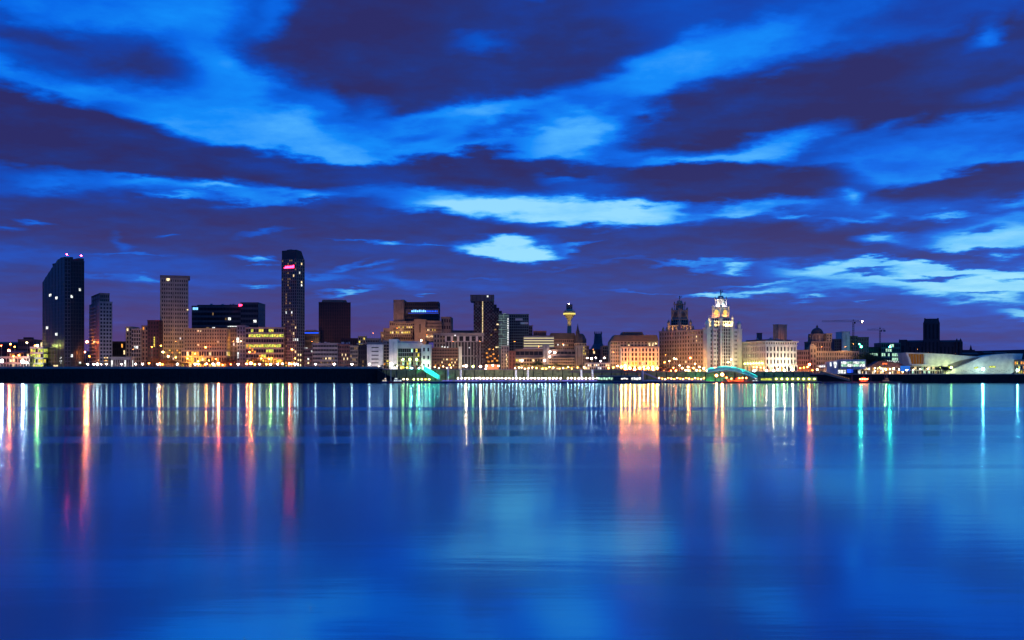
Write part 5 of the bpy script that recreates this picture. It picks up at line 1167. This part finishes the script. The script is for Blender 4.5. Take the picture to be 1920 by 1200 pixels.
for px, py, e, r_, lb, pw in ((4, 677, 'W', 1.4, 'fierce white floodlight mast at the left edge of the photo', 14000), (44, 678, 'W', 1.3, 'fierce white floodlight mast standing second from the left edge', 12000), (50, 680, 'w', 1.1, 'smaller white floodlight mast left of the yellow green office', 9000),
                              (20, 645, 'o', 1.0, 'tall orange lamp rising over the far left rooftops', 9000), (28, 650, 'o', .8, 'orange lamp just right of the tallest far left lamp', 5000), (51, 642.5, 'ww', .9, 'high cream lamp on the reddish low block at far left', 3000), (71, 648, 'YG', .9, 'orange lamp above the yellow green office', 9000), (66, 648, 'o', .7, 'smaller orange lamp above the yellow green office', 4000),
                              (3, 648, 'ro', .6, 'small red orange lamp at the left edge', 3000), (18, 657, 'RO', .9, 'lower red orange lamp near the left edge', 9000), (36, 666, 'o', .9, 'low orange lamp over the pale shed', 8000), (26, 668, 'o', .9, 'low orange lamp left of its twin over the pale shed', 8000),
                              (164, 641, 'O', .8, 'tall orange lamp between the slant topped tower and the balcony tower', 14000), (160, 660, 'O', .6, 'lower orange lamp right of the slant topped tower', 9000), (168, 668, 'o', .7, 'low orange lamp at the foot of the balcony tower', 7000)):
    lamp(px, py, 1240 if py > 655 else 1270, e, r_, lb, 'street lamp', 'mast_lamp', None, light=pw, col={'W': (235, 240, 255), 'YG': (225, 250, 120), 'O': (255, 140, 50), 'RO': (255, 100, 40), 'w': (235, 240, 255), 'o': (255, 140, 50), 'ro': (255, 100, 40), 'ww': (255, 215, 160)}[e])
row([(302, 648, 'y', .6), (306, 660, 'ww', 1.0), (316, 668, 'ww', 1.0), (330, 670, 'y', .7), (352, 672, 'o', .8), (366, 663, 'o', .6), (386, 651, 'o', .9), (372, 677, 'y', .8), (392, 676, 'y', .7), (405, 673, 'o', .7), (285, 650, 'o', .5), (468, 660, 'o', .8), (490, 672, 'y', .6), (505, 673, 'y', .6), (452, 640, 'ww', .5), (554, 672, 'y', .7), (548, 655, 'ww', .5)], 1240,
    'yellowish lamp among the floodlit blocks left of the tallest tower', 'lamp', 'yard_lamp', 'yellowish lamps among the left blocks', 9000, (255, 170, 60), .7)
row([(580, 689, 'ww'), (605, 688.5, 'ww'), (640, 689, 'ww'), (668, 689, 'ww'), (678, 688.5, 'ww'), (710, 687, 'ww'), (745, 686, 'ww'), (752, 690, 'y'), (763, 689, 'yg'), (772, 690, 'c', .5), (786, 690, 'c', .55), (815, 688, 'ww'), (823, 690, 'ww'), (831, 687, 'ww'), (838, 690, 'ww'), (846, 689, 'ww')], 1222,
    'small cream lamp on the quay road in the left centre', 'street lamp', 'street_lamp', 'cream lamps along the left centre quay road', 1800, (255, 220, 160), .5)
row([(733, 682, 'w', 1.2), (874, 686, 'WW', 1.0), (887, 687, 'yg', 1.2), (901, 687, 'WW', .9), (869, 686, 'ww', .8)], 1224, 'big pale yellow lamp before the white and pilastered blocks', 'street lamp', 'street_lamp', 'big pale lamps before the pilastered block', 7000, (235, 245, 190))
row([(912, 686, 'ww', 1.0, 12000), (924, 685, 'ww', 1.0, 12000), (935, 686, 'ww', .9, 6000), (911, 694, 'w', .6), (843, 684, 'o', .6)], 1226, 'warm lamp at the foot of the checkered tower', 'street lamp', 'street_lamp', 'warm lamps at the foot of the checkered tower', 4000, (255, 170, 80))
row([(p, 690+((p*7) % 5-2), ('ww', 'y', 'ww', 'yg')[(p//3) % 4]) for p in (966, 973, 978, 984, 991, 998, 1006, 1017, 1024, 1030, 1038, 1049, 1056, 1065, 1072, 1083, 1096)], 1228, 'yellowish lamp on the quay road below the brown offices', 'street lamp', 'street_lamp', 'yellowish lamps below the brown quay offices', 3500, (255, 195, 100), .55)
row([(1101, 671, 'w'), (1109, 672, 'w', .8), (1117, 671, 'w'), (1126, 677, 'w'), (1133, 671, 'w', .8), (1092, 682, 'ww', .8), (1101, 687, 'ww'), (1095, 688, 'ww'), (1120, 687, 'ww', .8)], 1250, 'white lamp in the square below the round cathedral', 'street lamp', 'street_lamp', 'white lamps below the round cathedral', 3000, (240, 235, 250), .6)
row([(1141, 690, 'o'), (1150, 689, 'y'), (1158, 686, 'ww', .9), (1165, 688, 'Y', .8), (1173, 691, 'Y', .7), (1190, 692, 'Y', .8), (1207, 691, 'Y', .7), (1224, 692, 'Y', .8), (1172, 686, 'ww', 1.3), (1181, 690, 'Y', .8), (1190, 688, 'o', .9), (1199, 690, 'Y', .9), (1207, 688, 'ww', 1.0), (1215, 690, 'Y', .8), (1224, 688, 'ww', 1.1), (1232, 690, 'Y', .8), (1240, 686, 'ww', .8)], 1232,  # some golden lamps added to strengthen the orange reflection on the water
    'yellow lamp at the foot of the golden mansard building', 'street lamp', 'street_lamp', 'yellow lamps before the golden mansard building', 2500, (255, 190, 90), .8)
row([(1246, 679, 'o'), (1255, 677, 'ww', .6), (1264, 672, 'ww', .7), (1268, 673, 'ww', .6), (1279, 690, 'ww', .9), (1285, 694, 'ww', .9), (1290, 688, 'ww', 1.0), (1294, 671, 'ro', 1.1, 9000), (1262, 690, 'O', .5), (1290, 694, 'Y', .6), (1300, 690, 'y', 1.0), (1306, 694, 'ww', 1.0), (1311, 688, 'ww', .9), (1319, 691, 'ww', 1.0), (1325, 697, 'ww', .9), (1312, 700, 'y', .9), (1293, 699, 'o', .8), (1267, 698, 'ro', 1.0, 9000), (1258, 700, 'ro', .7), (1303, 682, 'ww', .6), (1274, 685, 'ww', .6)], 1226,
    'cream or amber lamp on the square below the dark clock tower', 'street lamp', 'street_lamp', 'cream and amber lamps below the dark clock tower', 4500, (255, 185, 95), .7)
row([(1340, 690, 'O', .8), (1352, 690, 'O', .7), (1365, 679, 'ww', .8), (1371, 674, 'ww', .7), (1413, 688, 'ro', .7), (1419, 688, 'ro', .7), (1426, 689, 'ro', .7), (1432, 690, 'o', .7), (1437, 695, 'WW', .6), (1450, 695, 'WW', .8), (1458, 693, 'w', .6), (1470, 694, 'WW', .7), (1486, 693, 'WW', .7), (1414, 701, 'w', 1.3, 8000), (1500, 690, 'o', .7), (1507, 689, 'o', .7), (1514, 688, 'o', .9), (1517, 683, 'O', .8, 9000), (1523, 694, 'o', .6)], 1222,
    'amber or cream lamp before the white palazzo and its neighbour', 'street lamp', 'street_lamp', 'amber and cream lamps before the white palazzo', 3500, (255, 170, 90), .6)
for px, py, e, r_, lb, pw, Y in ((1614, 650, 'g', .95, 'bright green lamp on the skyline left of the green lit terraces', 2500, 1480), (1611, 645, 'g', .45, 'smaller green lamp just above the bright green one', 600, 1480), (1842, 692, 'c', 1.1, 'brilliant cyan white lamp before the right wing of the museum', 5000, 1236), (1907, 694, 'c', .8, 'cyan white lamp at the right end of the museum', 3000, 1236),
                                 (1917, 694, 'yg', 1.0, 'pale yellow lamp at the extreme right edge', 6000, 1236), (1668, 650, 'g', .9, 'green lamp on the green lit terraces', 4000, 1500), (1783, 689, 'yg', 1.2, 'soft yellow lamp in the fold between the museum wings', 6000, 1238), (1762, 689, 'yg', .9, 'soft yellow lamp under the museum left wing', 4000, 1238), (1532, 693, 'ww', 1.0, 'cream lamp left of the angular beige pavilion', 5000, 1222)):
    lamp(px, py, Y, e, r_, lb, 'lamp', 'bright_lamp', None, light=pw, col={'g': (60, 255, 170), 'c': (190, 245, 255), 'yg': (225, 250, 170), 'ww': (255, 215, 160)}[e])
row([(1628, 692, 'ww'), (1640, 690, 'ww'), (1649, 689, 'yg'), (1655, 696, 'ww'), (1660, 692, 'YG', .5), (1668, 692, 'w'), (1676, 691, 'w'), (1685, 693, 'w'), (1692, 697, 'ww'), (1700, 694, 'w'), (1712, 693, 'ww'), (1725, 692, 'ww'), (1739, 691, 'ww'), (1668, 711, 'w', .4), (1640, 696, 'ww')], 1226,
    'small white lamp before the red roofed restaurants', 'street lamp', 'street_lamp', 'small white lamps before the restaurants', 2500, (255, 225, 180), .55)
# red-lit bay of the moored boat
for k in range(4):
    lamp(1612.5+k*4.3, 710.5, 1146, 'ro', .8, 'red lamp in the short row on the boat beside the dark mast', 'lamp', 'deck_lamp', 'red lamps beside the dark mast', z0=1.5, light=1500 if k == 1 else 0, col=(255, 90, 80))
# amber masts added between the buildings to warm the facades behind
for px, py, Y, pw in ((250, 655, 1240, 9000), (330, 640, 1262, 12000), (438, 640, 1250, 9000), (585, 640, 1400, 20000), (700, 625, 1400, 30000), (745, 615, 1418, 26000), (800, 628, 1418, 26000), (850, 640, 1300, 12000), (900, 640, 1300, 7000), (925, 655, 1300, 3000), (965, 640, 1262, 9000), (1010, 650, 1262, 9000), (1055, 645, 1320, 16000), (1085, 655, 1300, 14000), (1112, 655, 1400, 14000), (1150, 660, 1240, 7000), (1248, 665, 1235, 9000), (1420, 655, 1380, 12000), (1540, 650, 1290, 14000), (1585, 650, 1290, 12000), (1600, 645, 1440, 12000), (670, 650, 1290, 12000), (616, 655, 1290, 9000), (1720, 655, 1650, 9000), (1740, 662, 2120, 1500), (1790, 662, 2120, 1500)):
    lamp(px, py, Y, 'o', .2, 'amber mast added between the buildings to warm the facades', 'street lamp', 'mast_lamp', 'amber masts added to warm the facades', light=pw, col=(255, 195, 140))
for px0, px1, Y, pw, lb, cc in ((300, 345, 1262, 6000, 'yellow floodlight strip at the foot of the brown concrete tower', (255, 195, 75)), (350, 425, 1238, 9000, 'orange floodlight strip before the orange lit hotel', (255, 165, 55)), (465, 528, 1236, 3500, 'orange floodlight strip before the yellow green office', (255, 120, 40)),
                               (531, 568, 1229, 2600, 'yellow floodlight strip at the foot of the tallest tower', (255, 180, 80)), (792, 806, 1228, 5200, 'teal white floodlight strip before the right white pier', (215, 255, 235)), (731, 745, 1228, 2400, 'cool white floodlight strip before the left white pier', (225, 235, 255)), (690, 717, 1231, 1500, 'soft white floodlight strip before the white rendered block', (235, 220, 235)),
                               (836, 905, 1318, 3500, 'soft cool floodlight strip before the pilastered block', (225, 220, 235)), (909, 939, 1322, 3500, 'orange floodlight strip at the foot of the checkered tower', (255, 130, 50)), (970, 1075, 1235, 4500, 'amber floodlight strip before the long brown quay offices', (255, 185, 110)), (58, 80, 1254, 1500, 'yellow green floodlight strip before the small far left office', (225, 250, 120))):
    flood(X((px0+px1)/2, Y), Y, land(X((px0+px1)/2, Y))+.1, X(px1, Y)-X(px0, Y), lb, cc, pw, 52)

# ================================================================== TREES
def tree_variant(seed, h, leafm):
    r = random.Random(seed); tr = MB(); tr.cyl(0, 0, 0, h*.45, .22, .14, 7)
    tips = []
    for k in range(6):
        a = 2*pi*k/6+r.random(); p = Vector((0, 0, h*(.3+.12*r.random()))); q = Vector((cos(a)*h*.22, sin(a)*h*.22, h*(.6+.2*r.random()))); tr.bar(p, q, .07, 4); tips.append(q)
    tips.append(Vector((0, 0, h*.8)))
    lf = MB()
    for tip in tips:
        cr = h*(.14+.08*r.random())
        for k in range(75):
            d = Vector((r.gauss(0, 1), r.gauss(0, 1), r.gauss(0, .8))); d = d.normalized()*cr*(r.random()**.45); c = tip+d
            s = .16+.16*r.random(); n = Vector((r.gauss(0, 1), r.gauss(0, 1), r.gauss(0, 1)+.5)).normalized(); u = n.orthogonal().normalized()*s; v = n.cross(u).normalized()*s*.8
            i = len(lf.v); lf.v += [tuple(c-u), tuple(c+v), tuple(c+u), tuple(c-v)]; lf.f.append((i, i+1, i+2, i+3))
    return tr.mesh('trunk', M['bark']), lf.mesh('crown', leafm)
TV = [tree_variant(1, 8, M['leaf']), tree_variant(2, 8, M['leaf']), tree_variant(3, 8, M['autumn']), tree_variant(4, 8, M['autumn'])]
rt = random.Random(12)
def trees(items, Y, label, group, kinds):
    for px, top in items:
        x = X(px, Y+rt.uniform(-3, 3)); g = land(x); t = thing('street_tree', (x, Y+rt.uniform(-3, 3), g), label, 'tree', rt.uniform(0, 6.28), group)
        tm, lm = TV[rt.choice(kinds)]; s = (Z(top, Y)-g)/7.6; s = max(.35, s); t.scale = (s*rt.uniform(1, 1.3), s*rt.uniform(1, 1.3), s)
        link('trunk', tm, t); link('crown', lm, t)
trees([(286, 668), (292, 672), (304, 674), (312, 671), (319, 673), (327, 676), (380, 676), (388, 675), (396, 677), (352, 679), (424, 671), (430, 674), (436, 672), (418, 676), (474, 670), (482, 674), (491, 676), (340, 679)], 1226, 'small russet street tree among the orange lights left of the tallest tower', 'russet street trees at left', (2, 3, 3))
trees([(724, 681), (741, 682), (716, 684), (760, 684)], 1228, 'small green tree beside the white blocks at left centre', 'green trees by the white blocks', (0, 1))
trees([(971, 681), (985, 682), (1001, 680), (1008, 676), (1014, 680), (1027, 683), (1044, 681), (1052, 683), (1060, 684), (1070, 683), (1088, 684)], 1231, 'green street tree below the long brown quay offices', 'green street trees in the centre', (0, 1))
trees([(1208, 688), (1214, 690), (1240, 683), (1246, 686), (1254, 690), (1261, 688), (1284, 691), (1298, 692), (1316, 690), (1236, 690)], 1222, 'dark russet tree on the square below the dark clock tower', 'trees below the dark clock tower', (2, 3, 0))
trees([(1618, 662), (1626, 660), (1634, 664), (1641, 668), (1612, 668), (1648, 671)], 1300, 'dark leafy tree under the green lamp on the right', 'dark trees under the green lamp', (0, 1))
trees([(1758, 688), (1766, 685), (1774, 688), (1780, 691)], 1226, 'small dark tree before the fold of the museum', 'small trees before the museum', (0, 1))
trees([(88, 681), (94, 683), (150, 681), (156, 680)], 1226, 'small dark tree at the foot of the slant topped tower', 'small trees at the slant topped tower', (0, 1))

# ================================================================== LABELS: say which one, by what stands behind it
MARKS = [(58, 'the far left sheds'), (81, 'the yellow green corner office'), (160, 'the slant topped tower'), (213, 'the balcony tower'), (245, 'the low flat pavilion'), (298, 'the stepped grey block'), (345, 'the brown concrete tower'), (427, 'the orange lit hotel'),
 (460, 'the slim stair block'), (529, 'the yellow green lit office'), (571, 'the tallest tower'), (633, 'the low grey offices'), (689, 'the low office wing'), (729, 'the white rendered block'), (790, 'the white portal building'), (808, 'the bright white pier'), (862, 'the purple brown offices'), (908, 'the pilastered block'), (941, 'the checkered tower'),
 (980, 'the white fretted block'), (1039, 'the glowing striped building'), (1080, 'the mansard roofed office'), (1103, 'the domed corner building'), (1144, 'the round cathedral'), (1235, 'the golden mansard building'), (1323, 'the dark clock tower'), (1391, 'the floodlit clock tower'), (1435, 'the palazzo side wall'), (1494, 'the palazzo front'), (1570, 'the domed port building'), (1626, 'the glass pavilion'), (1697, 'the red roofed restaurants'), (1775, 'the museum left wing'), (2400, 'the museum right wing')]
ORD = 'first second third fourth fifth sixth seventh eighth ninth tenth eleventh twelfth thirteenth fourteenth fifteenth sixteenth seventeenth eighteenth nineteenth twentieth'.split()
BASE = {'white promenade lamps on the left river wall': 'white promenade lamp', 'orange street lamps behind the left promenade': 'orange street lamp', 'yellowish lamps among the left blocks': 'yellowish yard lamp', 'cream lamps along the left centre quay road': 'small cream road lamp',
 'big pale lamps before the pilastered block': 'big pale yellow lamp', 'warm lamps at the foot of the checkered tower': 'warm lamp', 'yellowish lamps below the brown quay offices': 'yellowish road lamp', 'white lamps below the round cathedral': 'white square lamp', 'yellow lamps before the golden mansard building': 'yellow facade lamp',
 'cream and amber lamps below the dark clock tower': 'cream or amber square lamp', 'amber and cream lamps before the white palazzo': 'amber or cream lamp', 'small white lamps before the restaurants': 'small white lamp', 'white globe lamps along the landing stage': 'white globe lamp on the landing stage', 'yellowish lamps left of the teal footbridge': 'low yellowish stage lamp',
 'amber and cream lamps below the twin towers': 'low amber or cream stage lamp', 'orange red lamps along the orange ferry': 'orange red deck lamp over the ferry', 'red lamps beside the dark mast': 'red deck lamp', 'amber masts added to warm the facades': 'added amber lamp on a tall mast',
 'russet street trees at left': 'small russet tree', 'green trees by the white blocks': 'small green tree', 'green street trees in the centre': 'green street tree', 'trees below the dark clock tower': 'dark russet tree', 'dark trees under the green lamp': 'dark leafy tree near the green lamp', 'small trees before the museum': 'small dark tree', 'small trees at the slant topped tower': 'small dark tree', 'pale guide piles behind the landing stage': 'pale guide pile behind the landing stage'}
cells_ = {}
for o in list(COL.objects):
    gname = o.get('group')
    if gname in BASE and 'category' in o:
        px = 960+o.location.x*F/o.location.y
        mk = next(m for lim, m in MARKS if px < lim); cells_.setdefault((gname, mk), []).append((px, o.name, o))
for (gname, mk), lst in cells_.items():
    lst.sort(key=lambda q: q[0])
    for i, (px, n_, o) in enumerate(lst):
        o['label'] = BASE[gname]+(', '+(ORD[i] if i < 20 else 'last')+' from left' if len(lst) > 1 else '')+' before '+mk
